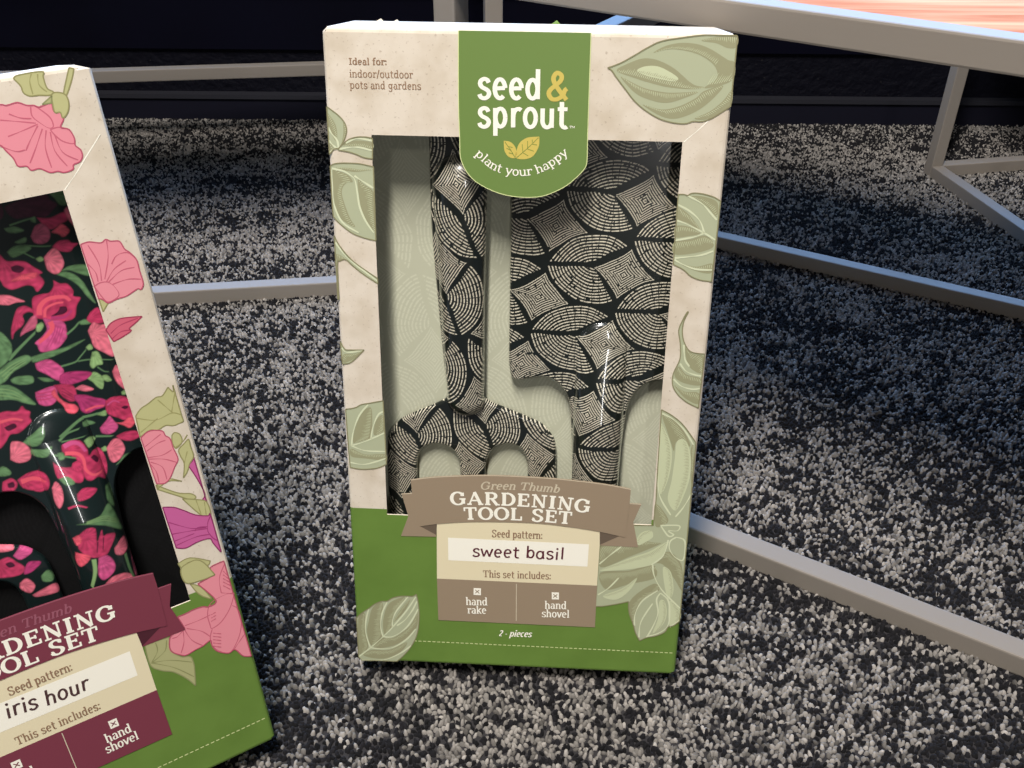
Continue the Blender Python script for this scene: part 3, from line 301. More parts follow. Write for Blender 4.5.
FLORAL = [
 ('wine','f',[(53.2,323.3),(58.0,324.5),(65.8,325.4),(71.5,325.1),(72.8,322.1),(75.1,319.7),(73.2,317.9),(69.0,315.2),(65.1,316.1),(59.8,316.8),(56.2,317.2),(53.8,320.0)]),
 ('wine','f',[(47.6,323.7),(52.2,325.3),(52.3,320.4),(50.0,318.2),(46.3,319.5)]),
 ('leaf','f',[(72.8,325.2),(78.8,325.3),(79.1,318.8),(76.1,319.0),(74.6,322.6)]),
 ('rose','f',[(64.9,315.7),(70.5,314.4),(76.8,315.5),(77.5,311.8),(74.5,310.7),(72.1,309.8),(69.7,309.0),(67.1,310.1),(66.1,312.6)]),
 ('mauve','f',[(60.3,308.5),(63.0,312.0),(66.1,312.6),(68.3,309.8),(68.2,306.6),(66.6,304.2),(63.8,303.5),(60.8,304.7),(60.0,307.7)]),
 ('coral','f',[(72.0,309.4),(74.5,310.5),(76.9,306.9),(75.0,305.0),(73.1,304.5),(71.5,306.3),(69.0,307.8)]),
 ('leaf',0.29,[(56.2,304.7),(62.7,302.6),(67.2,301.7)]),
 ('rose','f',[(67.4,301.2),(70.6,303.2),(74.8,302.7),(76.0,301.0),(78.8,300.0),(76.2,298.6),(74.1,297.2),(70.1,298.4)]),
 ('pink','f',[(77.1,316.5),(79.1,317.5),(79.5,312.8),(79.4,308.1),(78.0,310.8),(77.2,313.8)]),
 ('leaf','f',[(50.3,314.1),(54.8,313.9),(58.2,311.3),(54.7,310.8),(51.4,312.0)]),
 ('leaf','f',[(52.7,307.1),(57.7,308.2),(57.4,306.0),(54.4,305.8)]),
 ('leaf','f',[(48.4,303.6),(52.2,305.4),(57.4,304.6),(58.5,302.5),(53.8,300.9),(49.9,300.5)]),
 ('leaf','f',[(62.1,315.9),(64.3,316.3),(63.9,313.6),(62.1,314.5)]),
 ('leaf',0.34,[(53.0,314.8),(59.5,315.6),(63.3,315.8)]),
 ('leaf',0.21,[(55.2,301.2),(58.8,297.7)]),
 ('lime','f',[(59.0,297.6),(61.3,298.1),(62.2,296.3),(60.1,295.8)]),
 ('pink','f',[(62.5,297.3),(67.2,300.5),(69.5,298.6),(70.3,294.8),(69.9,291.8),(67.1,288.8),(64.6,288.7),(62.5,291.1),(62.3,294.2)]),
 ('rose','f',[(42.8,303.8),(45.3,303.1),(47.0,299.7),(51.2,298.6),(54.5,297.3),(57.2,294.0),(60.0,290.7),(58.4,290.0),(59.4,287.2),(58.9,285.2),(55.2,282.5),(54.2,285.4),(51.3,286.7),(45.6,286.2),(42.6,288.5),(41.8,291.8),(39.3,292.5)]),
 ('wine','f',[(47.8,296.4),(50.6,296.7),(53.2,294.5),(50.9,293.0),(48.1,294.3)]),
 ('coral','f',[(51.1,292.0),(57.4,291.3),(56.2,289.0),(51.2,289.3),(45.9,290.2)]),
 ('pink','f',[(38.1,285.6),(39.8,285.2),(43.2,284.2),(45.8,282.2),(48.9,279.5),(45.1,280.0),(41.8,279.7),(38.5,280.9),(36.9,281.8)]),
 ('leaf','f',[(67.7,289.2),(71.9,290.7),(79.3,289.3),(79.3,284.0),(75.0,286.2),(71.4,288.7)]),
 ('leaf','f',[(65.4,288.2),(69.0,288.8),(73.1,286.2),(75.7,281.8),(76.8,277.2),(78.3,270.2),(75.5,274.3),(73.3,280.3),(69.8,284.9)]),
 ('rose','f',[(63.4,286.1),(65.6,283.9),(68.7,282.8),(70.4,278.9),(69.7,276.4),(72.5,274.8),(69.8,271.5),(67.3,266.3),(63.2,265.6),(58.6,266.7),(55.4,268.7),(50.8,271.1),(51.2,276.8),(52.8,280.6),(57.1,281.0),(59.9,280.8),(62.6,283.2)]),
 ('coral',1.07,[(52.9,271.6),(54.3,275.4),(58.6,278.0),(65.6,277.1),(67.7,274.4)]),
 ('coral',0.59,[(54.8,269.9),(56.4,273.8),(61.1,275.1),(64.8,274.6)]),
 ('magenta',0.64,[(57.4,269.2),(62.8,267.6),(67.4,270.1)]),
 ('wine','f',[(62.5,273.1),(65.1,272.4),(65.0,270.3),(62.8,269.3),(57.6,269.7),(60.8,270.9)]),
 ('orchid','f',[(53.8,269.7),(57.1,268.2),(62.1,265.4),(61.6,258.7),(59.4,256.1),(55.8,253.8),(52.3,253.5),(48.3,254.5),(47.8,257.9),(47.3,259.4),(51.4,261.7),(54.0,264.2),(54.0,267.5)]),
 ('coral',1.07,[(56.4,267.3),(56.4,264.1),(53.2,261.2),(48.6,258.8)]),
 ('magenta',0.19,[(58.2,265.2),(56.0,260.9),(50.9,255.3)]),
 ('magenta',0.19,[(59.1,264.3),(57.1,260.6),(52.9,255.5)]),
 ('magenta',0.19,[(60.1,263.5),(58.2,260.3),(54.9,255.8)]),
 ('magenta',0.19,[(61.1,262.7),(59.3,259.9),(56.9,256.0)]),
 ('rose','f',[(42.2,273.6),(44.7,277.1),(48.1,277.6),(50.7,275.4),(51.0,273.2),(49.0,274.3),(46.2,273.5),(45.9,270.4),(43.9,268.3),(40.5,266.6),(38.7,263.7),(38.8,266.1),(40.2,269.9)]),
 ('mauve','f',[(42.1,264.0),(43.3,266.3),(45.9,268.8),(48.5,271.2),(51.1,272.1),(51.3,269.3),(49.4,266.1),(45.3,265.2)]),
 ('leaf',0.7,[(34.1,254.6),(41.2,259.4),(49.4,264.5)]),
 ('lime','f',[(50.2,267.5),(52.8,268.1),(53.2,266.1),(51.1,264.0),(49.4,264.5)]),
 ('leaf','f',[(32.2,269.6),(34.7,268.8),(36.5,265.7),(37.5,261.1),(35.4,255.8),(29.4,251.7),(26.9,252.5)]),
 ('leaf','f',[(27.1,250.2),(29.3,251.2),(34.8,253.8),(41.7,254.9),(43.7,252.1),(40.8,250.3),(34.5,248.4),(30.3,245.2),(27.1,244.2),(25.4,244.8)]),
 ('leaf','f',[(43.6,253.2),(51.4,253.6),(58.7,253.5),(63.8,254.2),(68.9,254.6),(63.3,252.6),(56.0,251.0),(49.4,250.3),(43.7,250.4)]),
 ('lime',0.16,[(28.7,249.2),(35.2,252.0),(41.8,253.5)]),
 ('lime',0.16,[(29.1,247.7),(35.3,250.8),(41.5,252.6)]),
 ('lime',0.16,[(29.6,246.1),(35.4,249.6),(41.2,251.7)]),
 ('leaf',0.43,[(61.6,259.3),(65.9,261.5),(68.4,263.3),(71.5,263.8)]),
 ('leaf','f',[(68.5,263.8),(71.6,264.0),(73.3,261.3),(69.0,262.0)]),
 ('rose','f',[(72.0,263.9),(74.9,266.9),(78.7,268.0),(79.4,263.4),(80.1,260.4),(75.5,260.4),(73.0,262.0)]),
 ('pink','f',[(71.0,258.2),(71.3,254.2),(71.6,249.6),(75.0,245.7),(78.7,242.3),(81.0,245.0),(84.4,251.9),(83.8,258.8),(77.4,259.6),(74.5,261.6)]),
 ('leaf',0.38,[(54.7,244.8),(61.2,245.0),(63.6,246.4),(68.1,249.8)]),
 ('leaf',0.3,[(62.7,245.0),(68.0,244.2),(78.7,240.6)]),
 ('lime','f',[(67.9,250.7),(70.2,251.7),(70.9,249.2),(68.8,248.8)]),
 ('lime','f',[(70.0,247.6),(72.4,247.1),(73.3,243.4),(72.9,240.1),(70.4,240.3),(68.1,239.4),(67.3,241.9)]),
 ('leaf',0.27,[(70.2,239.6),(72.4,236.6),(74.7,235.5)]),
 ('lime','f',[(64.0,235.6),(67.7,237.8),(70.5,235.2),(71.2,232.1),(69.5,228.0),(67.4,229.8),(66.2,232.5)]),
 ('lime','f',[(70.3,234.6),(73.3,234.3),(74.7,230.9),(71.9,231.2)]),
 ('pink','f',[(76.1,235.1),(79.4,237.5),(79.9,224.5),(77.2,227.8),(76.2,231.6)]),
 ('lime','f',[(77.3,223.6),(79.3,224.1),(79.2,221.8),(77.4,222.1)]),
 ('orchid','f',[(44.4,249.7),(49.9,250.1),(53.0,247.5),(55.4,242.3),(52.1,238.1),(47.3,243.2),(44.4,246.3)]),
 ('magenta','f',[(52.9,240.7),(56.1,241.4),(61.7,240.1),(67.0,237.6),(64.3,235.3),(59.1,234.7),(55.2,234.9),(51.9,237.1)]),
 ('orchid','f',[(40.3,235.9),(43.8,236.4),(47.8,236.7),(49.9,235.5),(49.1,231.2),(47.3,228.4),(44.1,227.5),(40.7,229.2),(39.8,232.6)]),
 ('rose','f',[(48.9,236.9),(53.5,236.0),(57.3,233.6),(57.3,228.4),(55.6,226.1),(52.9,227.1),(50.3,231.9)]),
 ('coral','f',[(48.9,235.3),(49.7,229.8),(52.6,226.0),(55.2,224.5),(56.2,221.9),(54.5,220.4),(50.9,222.0),(50.0,225.7),(48.1,229.3),(46.8,233.1)]),
 ('magenta','f',[(56.1,229.4),(61.1,227.7),(64.5,225.2),(69.2,222.1),(67.9,219.0),(63.7,218.7),(59.4,218.1),(57.0,220.4),(56.7,224.6),(55.8,226.6)]),
 ('pink','f',[(57.4,232.2),(60.7,233.1),(63.3,231.6),(65.6,229.1),(61.6,229.3)]),
 ('coral',0.54,[(58.8,219.8),(64.1,220.3),(67.9,219.3)]),
 ('wine',0.13,[(52.0,234.2),(54.2,231.5),(55.9,228.9)]),
 ('wine',0.13,[(51.6,232.8),(53.8,230.2),(55.7,228.0)]),
 ('wine',0.13,[(51.2,231.3),(53.4,228.9),(55.4,227.0)]),
 ('wine',0.13,[(50.7,229.8),(53.0,227.6),(55.1,226.1)]),
 ('rose',0.21,[(41.0,235.0),(44.7,234.4),(48.6,234.2)]),
 ('rose',0.21,[(40.5,233.5),(44.2,232.7),(48.1,232.7)]),
 ('rose',0.21,[(40.1,232.0),(43.7,231.1),(47.6,231.1)]),
 ('leaf','f',[(25.4,244.7),(27.1,244.1),(31.3,242.5),(34.8,238.2),(39.0,230.1),(34.4,232.2),(30.5,235.2),(24.9,236.8),(23.2,237.4)]),
 ('lime',0.16,[(26.5,242.1),(31.4,239.7),(36.1,233.3)]),
 ('lime',0.16,[(26.0,240.6),(30.9,238.1),(36.0,232.9)]),
 ('lime',0.16,[(25.6,239.1),(30.5,236.6),(35.9,232.5)]),
 ('leaf','f',[(32.1,245.2),(35.2,245.9),(41.3,244.2),(40.8,240.7),(35.7,241.3),(32.5,243.4)]),
 ('leaf','f',[(43.3,242.7),(46.8,241.6),(49.9,238.9),(45.8,239.7)]),
 ('rose','f',[(20.2,230.9),(23.1,231.0),(25.9,230.9),(30.2,229.4),(32.9,231.3),(33.9,229.0),(35.5,227.3),(34.5,224.8),(34.6,222.5),(31.8,220.6),(27.8,218.6),(24.1,219.0),(21.4,216.3),(17.7,213.6),(16.0,217.1)]),
 ('wine','f',[(22.6,223.3),(27.1,224.0),(27.6,221.8),(23.8,221.1)]),
 ('coral',0.7,[(21.7,226.4),(27.3,226.2),(31.4,224.1)]),
 ('leaf','f',[(27.7,213.4),(33.1,216.7),(38.3,219.4),(38.3,215.4),(35.3,211.2),(31.2,210.4)]),
 ('pink','f',[(20.4,206.8),(22.8,214.6),(25.3,215.1),(28.5,212.8),(30.0,208.3),(28.2,203.9),(23.4,203.9)]),
 ('leaf','f',[(30.4,209.5),(35.4,208.2),(39.5,208.5),(35.7,204.0),(29.9,206.2)]),
 ('rose','f',[(68.9,221.7),(73.3,222.5),(79.7,219.2),(81.1,206.7),(78.4,208.9),(74.7,209.0),(72.2,211.1),(69.6,213.2),(67.8,216.1)]),
 ('wine','f',[(75.0,215.7),(76.8,216.3),(78.6,215.1),(76.7,214.3)]),
 ('orchid',0.38,[(69.2,219.2),(72.7,220.4),(75.2,218.3)]),
 ('orchid','f',[(62.7,209.0),(66.6,211.8),(68.7,213.5),(69.9,210.6),(71.1,207.2),(69.4,204.9),(66.1,204.2),(62.9,206.0)]),
 ('coral','f',[(69.6,209.6),(73.5,208.2),(77.1,209.7),(79.3,208.0),(79.1,205.6),(76.0,204.0),(73.5,206.4)]),
 ('rose','f',[(68.6,202.1),(73.1,202.9),(78.1,201.7),(80.1,198.3),(74.7,197.2),(70.1,199.8)]),
 ('leaf',0.7,[(44.1,211.6),(54.1,216.5),(61.3,216.6),(67.4,216.3)]),
 ('lime','f',[(63.2,216.0),(67.6,217.1),(67.0,214.1)]),
 ('leaf','f',[(55.7,215.1),(58.3,215.0),(61.5,212.1),(56.0,212.6)]),
 ('lime','f',[(53.7,206.3),(57.0,206.9),(59.3,204.3),(55.0,201.9)]),
 ('leaf',0.27,[(44.0,209.3),(55.7,208.0)]),
 ('leaf',0.48,[(59.6,205.4),(67.7,202.5)]),
 ('leaf',0.54,[(43.2,210.1),(47.9,212.5),(54.0,212.7)]),
 ('lime','f',[(60.3,198.5),(62.5,198.9),(62.8,196.4),(60.3,196.7)]),
 ('pink','f',[(62.6,197.6),(66.7,201.0),(69.7,200.2),(70.9,197.0),(70.7,193.4),(67.3,189.8),(63.9,188.9),(62.5,191.6)]),
 ('leaf','f',[(67.1,189.2),(69.8,191.3),(73.4,190.6),(67.9,188.3),(64.4,187.2)]),
 ('rose','f',[(43.5,207.7),(47.8,208.7),(52.0,207.2),(54.0,202.0),(53.8,198.5),(56.5,199.9),(59.8,198.7),(60.9,193.4),(60.3,187.5),(58.1,183.4),(54.8,186.6),(51.1,186.4),(48.7,188.9),(48.4,196.9),(46.2,201.3),(43.0,204.3)]),
 ('orchid',1.07,[(44.2,206.8),(48.4,207.3),(51.4,205.4),(53.1,200.6)]),
 ('coral',0.81,[(43.8,203.4),(48.8,201.6),(50.8,197.8),(50.3,192.6),(53.2,188.4),(58.4,188.2)]),
 ('wine','f',[(54.2,197.1),(56.3,197.5),(57.6,194.6),(56.2,193.4)]),
 ('rose','f',[(37.5,201.0),(40.5,197.5),(47.4,194.9),(48.4,189.6),(46.2,187.4),(42.2,189.6),(37.1,192.8)]),
 ('leaf',0.43,[(38.5,204.2),(42.9,202.3),(48.1,199.4)]),
 ('pink','f',[(33.2,188.2),(35.8,191.3),(37.4,187.4),(36.3,181.2),(33.4,177.3),(32.4,181.1)]),
 ('rose','f',[(28.2,197.5),(32.0,196.8),(33.3,192.2),(31.2,187.3),(27.5,186.3),(24.6,190.0)]),
 ('rose','f',[(42.9,182.7),(46.9,184.5),(52.4,181.5),(48.2,178.9),(42.6,179.1)]),
 ('rose',0.51,[(37.0,176.7),(41.3,177.1),(45.5,174.5)]),
 ('leaf','f',[(37.9,167.9),(44.3,167.8),(50.2,168.8),(54.8,172.1),(56.5,167.9),(57.6,158.8),(57.8,154.4),(50.5,162.2),(42.5,166.4)]),
 ('lime',0.18,[(42.6,167.0),(50.7,165.2),(56.4,159.8)]),
 ('lime',0.18,[(42.7,167.4),(51.0,166.3),(56.6,160.6)]),
 ('lime',0.18,[(42.9,167.9),(51.3,167.3),(56.8,161.3)]),
 ('leaf','f',[(56.5,180.7),(58.9,178.9),(58.0,168.2),(55.2,173.6)]),
 ('rose','f',[(37.6,162.0),(41.9,164.5),(45.7,162.9),(44.4,155.7),(48.1,161.1),(48.1,157.6),(50.0,157.7),(53.7,155.2),(49.1,149.3),(46.2,147.0),(39.4,148.3),(35.4,154.4)]),
 ('wine',0.29,[(44.7,155.6),(42.6,149.5)]),
 ('wine',0.22,[(47.9,156.8),(45.6,149.9)]),
 ('coral','f',[(34.5,160.8),(37.6,162.0),(38.0,158.4),(35.2,156.2)]),
 ('coral','f',[(33.5,152.6),(39.6,149.0),(33.8,143.7),(32.5,147.8)]),
 ('orchid','f',[(42.6,146.9),(46.9,146.7),(49.0,141.4),(47.7,136.6),(41.8,133.9),(40.1,138.2)]),
 ('pink','f',[(51.0,148.5),(56.9,151.2),(58.3,145.3),(54.5,142.5),(50.8,145.0)]),
 ('pink','f',[(40.0,130.2),(45.5,134.0),(51.9,132.9),(55.5,128.5),(52.7,125.3),(46.8,125.4),(39.6,128.7)]),
 ('lime',0.95,[(40.4,146.9),(39.0,139.6),(35.1,130.8)]),
 ('leaf',0.66,[(55.2,142.2),(55.0,133.3),(55.8,125.7)]),
 ('mauve','f',[(58.1,141.9),(59.2,137.8),(58.7,128.0),(56.5,128.1)]),
 ('pink','f',[(1.3,166.2),(7.7,163.9),(7.4,160.1),(0.1,162.2)]),
 ('orchid','f',[(6.5,157.1),(11.2,160.7),(15.6,158.8),(15.1,155.6),(9.1,153.7)]),
 ('rose','f',[(-2.5,156.6),(4.0,157.6),(7.2,153.4),(9.5,148.9),(5.8,145.9),(-4.7,149.6)]),
 ('wine','f',[(2.1,154.5),(4.8,154.4),(5.8,151.7),(3.1,151.8)]),
 ('magenta','f',[(8.5,147.0),(12.0,151.2),(17.3,148.8),(12.1,145.4),(8.4,145.3)]),
 ('pink','f',[(5.0,141.7),(8.6,142.9),(11.1,137.6),(7.9,134.4),(4.5,138.4)]),
 ('leaf','f',[(15.1,141.6),(18.9,143.4),(20.9,139.0),(18.7,136.5),(15.0,138.2)]),
 ('pink','f',[(8.4,133.0),(15.3,134.5),(20.1,134.6),(20.5,129.7),(10.5,130.8)]),
 ('rose','f',[(20.1,195.8),(26.0,197.8),(32.0,196.6),(33.1,191.8),(31.2,188.1),(25.7,187.9),(21.3,190.9)]),
 ('coral',1.09,[(21.4,194.2),(26.8,194.2),(31.7,191.2)]),
 ('rose','f',[(13.9,197.1),(18.0,197.6),(19.7,193.8),(16.8,190.8),(12.4,192.1)]),
 ('wine','f',[(15.6,195.4),(18.2,195.4),(17.9,192.8),(15.4,193.3)]),
 ('leaf','f',[(13.0,203.9),(16.7,204.6),(18.9,200.5),(16.8,199.2),(12.1,201.0)]),
 ('leaf','f',[(37.4,192.3),(41.6,192.3),(43.8,188.2),(39.7,188.1)]),
 ('leaf','f',[(40.6,204.6),(43.0,204.3),(43.1,201.3),(40.5,201.1)]),
 ('rose','f',[(45.7,197.9),(48.8,198.0),(49.7,194.0),(46.7,192.7),(44.4,195.4)]),
]

# ------------------------------------------------------------------ helpers
def lin(c):
    c = c / 255.0
    return c / 12.92 if c <= 0.04045 else ((c + 0.055) / 1.055) ** 2.4
def rgb(r, g, b, k=1.0):
    return (lin(r) * k, lin(g) * k, lin(b) * k, 1.0)

def mat(name, color, rough=0.6, metal=0.0, speck=None, attr=None, coat=0.0, bump=None, spec=0.5, coat_rough=0.08, coat_ior=1.5):
    m = bpy.data.materials.new(name); m.use_nodes = True
    nt = m.node_tree; b = nt.nodes['Principled BSDF']
    b.inputs['Base Color'].default_value = color
    b.inputs['Roughness'].default_value = rough
    b.inputs['Metallic'].default_value = metal
    b.inputs['Specular IOR Level'].default_value = spec
    b.inputs['Coat Weight'].default_value = coat
    b.inputs['Coat Roughness'].default_value = coat_rough; b.inputs['Coat IOR'].default_value = coat_ior
    if attr:
        a = nt.nodes.new('ShaderNodeAttribute'); a.attribute_name = attr
        nt.links.new(a.outputs['Color'], b.inputs['Base Color'])
    if speck:   # (scale, strength, dark colour): flecks and mottling of a surface, or glints painted in
        tc = nt.nodes.new('ShaderNodeTexCoord')
        src = color
        for sc_, lo, hi, colr, f in speck:
            n = nt.nodes.new('ShaderNodeTexNoise'); n.inputs['Scale'].default_value = sc_; n.inputs['Detail'].default_value = 3
            nt.links.new(tc.outputs['Object'], n.inputs['Vector'])
            mr = nt.nodes.new('ShaderNodeMapRange'); mr.inputs[1].default_value = lo; mr.inputs[2].default_value = hi
            mr.inputs[3].default_value = 0; mr.inputs[4].default_value = f
            nt.links.new(n.outputs['Fac'], mr.inputs[0])
            mx = nt.nodes.new('ShaderNodeMix'); mx.data_type = 'RGBA'
            nt.links.new(mr.outputs[0], mx.inputs['Factor'])
            if isinstance(src, tuple): mx.inputs['A'].default_value = src
            else: nt.links.new(src, mx.inputs['A'])
            mx.inputs['B'].default_value = colr
            src = mx.outputs['Result']
        nt.links.new(src, b.inputs['Base Color'])
    if bump:
        tc = nt.nodes.new('ShaderNodeTexCoord')
        n = nt.nodes.new('ShaderNodeTexNoise'); n.inputs['Scale'].default_value = bump[0]; n.inputs['Detail'].default_value = 4
        nt.links.new(tc.outputs['Object'], n.inputs['Vector'])
        bp = nt.nodes.new('ShaderNodeBump'); bp.inputs['Strength'].default_value = bump[1]; bp.inputs['Distance'].default_value = bump[2]
        nt.links.new(n.outputs['Fac'], bp.inputs['Height']); nt.links.new(bp.outputs['Normal'], b.inputs['Normal'])
    return m

class MB:
    """collects faces of one mesh, with material slots"""
    def __init__(s): s.v = []; s.f = []; s.mi = []; s.mats = []
    def slot(s, m):
        if m not in s.mats: s.mats.append(m)
        return s.mats.index(m)
    def face(s, pts, m):
        i0 = len(s.v); s.v += [tuple(p) for p in pts]; s.f.append(tuple(range(i0, i0 + len(pts)))); s.mi.append(s.slot(m))
    def build(s, name, parent=None, smooth=False, bevel=None, weld=None):
        me = bpy.data.meshes.new(name); me.from_pydata(s.v, [], s.f)
        for m in s.mats: me.materials.append(m)
        me.polygons.foreach_set('material_index', s.mi)
        bm = bmesh.new(); bm.from_mesh(me)
        if weld: bmesh.ops.remove_doubles(bm, verts=bm.verts, dist=weld)
        if bevel: bmesh.ops.bevel(bm, geom=[e for e in bm.edges if len(e.link_faces) == 2 and e.calc_face_angle(0) > .5], offset=bevel, segments=2, profile=.6, affect='EDGES')
        big = [f for f in bm.faces if len(f.verts) > 4]
        if big: bmesh.ops.triangulate(bm, faces=big, quad_method='BEAUTY', ngon_method='EAR_CLIP')
        bm.to_mesh(me); bm.free()
        if smooth: me.polygons.foreach_set('use_smooth', [True] * len(me.polygons))
        me.update()
        return link(name, me, parent)
def link(name, me, parent=None):
    o = bpy.data.objects.new(name, me); COL.objects.link(o)
    if parent: o.parent = parent
    return o
def empty(name, matrix, label, cat, group=None):
    o = bpy.data.objects.new(name, None); COL.objects.link(o); o.empty_display_size = .03
    o.matrix_world = matrix; o['label'] = label; o['category'] = cat
    if group: o['group'] = group
    return o
def structure(o):
    o['kind'] = 'structure'; return o

def box_faces(mb, x0, x1, y0, y1, z0, z1, m):
    p = [(x, y, z) for z in (z0, z1) for y in (y0, y1) for x in (x0, x1)]
    for q in ((0, 2, 3, 1), (4, 5, 7, 6), (0, 1, 5, 4), (2, 6, 7, 3), (0, 4, 6, 2), (1, 3, 7, 5)):
        mb.face([p[i] for i in q], m)

def beam(mb, a, b, up, size, m):
    """square tube: a, b = lower outer edge line; size along 'side' and 'up' given as vectors"""
    side, upv = up
    a, b, side, upv = map(Vector, (a, b, side, upv))
    p = [a, b, b + side, a + side, a + upv, b + upv, b + side + upv, a + side + upv]
    n = (b - a).cross(side).dot(upv)
    for q in ((0, 3, 2, 1), (4, 5, 6, 7), (0, 1, 5, 4), (1, 2, 6, 5), (2, 3, 7, 6), (3, 0, 4, 7)):
        pts = [p[i] for i in q]
        mb.face(pts if n > 0 else pts[::-1], m)

# ------------------------------------------------------------------ outlines, strokes
def smooth(pts, corners=(), closed=True, n=5):
    N = len(pts); out = []
    segs = N if closed else N - 1
    for i in range(segs):
        p1, p2 = pts[i], pts[(i + 1) % N]
        p0 = pts[i - 1] if (closed or i > 0) else p1
        p3 = pts[(i + 2) % N] if (closed or i + 2 < N) else p2
        if i in corners: p0 = p1
        if (i + 1) % N in corners: p3 = p2
        for k in range(n):
            t = k / n
            out.append(tuple(.5 * ((2 * b) + (c - a) * t + (2 * a - 5 * b + 4 * c - d) * t * t + (-a + 3 * b - 3 * c + d) * t ** 3)
                             for a, b, c, d in zip(p0, p1, p2, p3)))
    if not closed: out.append(tuple(pts[-1]))
    return out

def ribbon(pts, widths):
    """offset both sides of a polyline -> list of quads (2-D)"""
    P = [np.array(p, float) for p in pts]; n = len(P); L = []; Rr = []
    for i in range(1, n - 1):
        a, b = P[i] - P[i - 1], P[i + 1] - P[i]
        if a @ b < .15 * np.linalg.norm(a) * np.linalg.norm(b): return ribbon(pts[:i + 1], widths[:i + 1]) + ribbon(pts[i:], widths[i:])
    for i in range(n):
        a = P[i] - P[i - 1] if i > 0 else P[1] - P[0]
        b = P[i + 1] - P[i] if i < n - 1 else P[-1] - P[-2]
        a = a / (np.linalg.norm(a) + 1e-9); b = b / (np.linalg.norm(b) + 1e-9)
        t = a + b; l = np.linalg.norm(t)
        t = t / l if l > .3 else a
        nn = np.array([-t[1], t[0]]); w = widths[i] / 2 / max(.6, abs(np.dot(t, a)))
        L.append(P[i] + nn * w); Rr.append(P[i] - nn * w)
    return [(L[i], L[i + 1], Rr[i + 1], Rr[i]) for i in range(n - 1)]

def put_poly(mb, pts, y, m, solid=None):
    """filled outline in mm on the face plane (x, z), at depth y (m); solid = thickness behind it"""
    q = [(x / 1000, y, z / 1000) for x, z in pts]
    ar = sum(pts[i - 1][0] * pts[i][1] - pts[i][0] * pts[i - 1][1] for i in range(len(pts)))
    if ar < 0: q = q[::-1]
    mb.face(q, m)
    if solid:
        for i in range(len(q)):
            a, b = q[i - 1], q[i]
            mb.face([a, (a[0], y + solid, a[2]), (b[0], y + solid, b[2]), b], m)
def put_quads(mb, quads, y, m, step=0):
    for i, q in enumerate(quads):
        p = [(a[0] / 1000, y - i * step, a[1] / 1000) for a in q]
        ar = sum(q[i - 1][0] * q[i][1] - q[i][0] * q[i - 1][1] for i in range(4))
        mb.face(p if ar > 0 else p[::-1], m)
def put_stroke(mb, pts, w, y, m, taper=True, closed=False):
    s = smooth(pts, (), closed, 5)
    if closed: s = s + [s[0]]
    n = len(s)
    ws = [w * ((.35 + .65 * math.sin(math.pi * min(1, .15 + .85 * (1 - abs(2 * i / (n - 1) - .75) / 1.3)))) if taper else 1) for i in range(n)]
    put_quads(mb, ribbon(s, ws), y, m)
def hatch(mb, pts, y, m, step=.95, w=.26, cover=.42):
    P = np.array(pts); c = P.mean(0); U = np.linalg.svd(P - c)[2]
    a = (P - c) @ U.T; 
    u = a[:, 0].min() + step
    k = 0
    while u < a[:, 0].max() - step / 2:
        xs = []
        for i in range(len(a)):
            p, q = a[i - 1], a[i]
            if (p[0] - u) * (q[0] - u) < 0: xs.append(p[1] + (q[1] - p[1]) * (u - p[0]) / (q[0] - p[0]))
        xs.sort()
        if len(xs) >= 2:
            lo, hi = xs[0], xs[-1]; l = (hi - lo) * cover * random.uniform(.7, 1.15)
            s, e = (lo + .12 * (hi - lo), lo + .12 * (hi - lo) + l)
            pa = np.array([u, s]) @ U + c; pb = np.array([u + step * .7, e]) @ U + c
            put_quads(mb, ribbon([pa, (pa + pb) / 2, pb], [w, w, w * .3]), y, m)
        u += step; k += 1

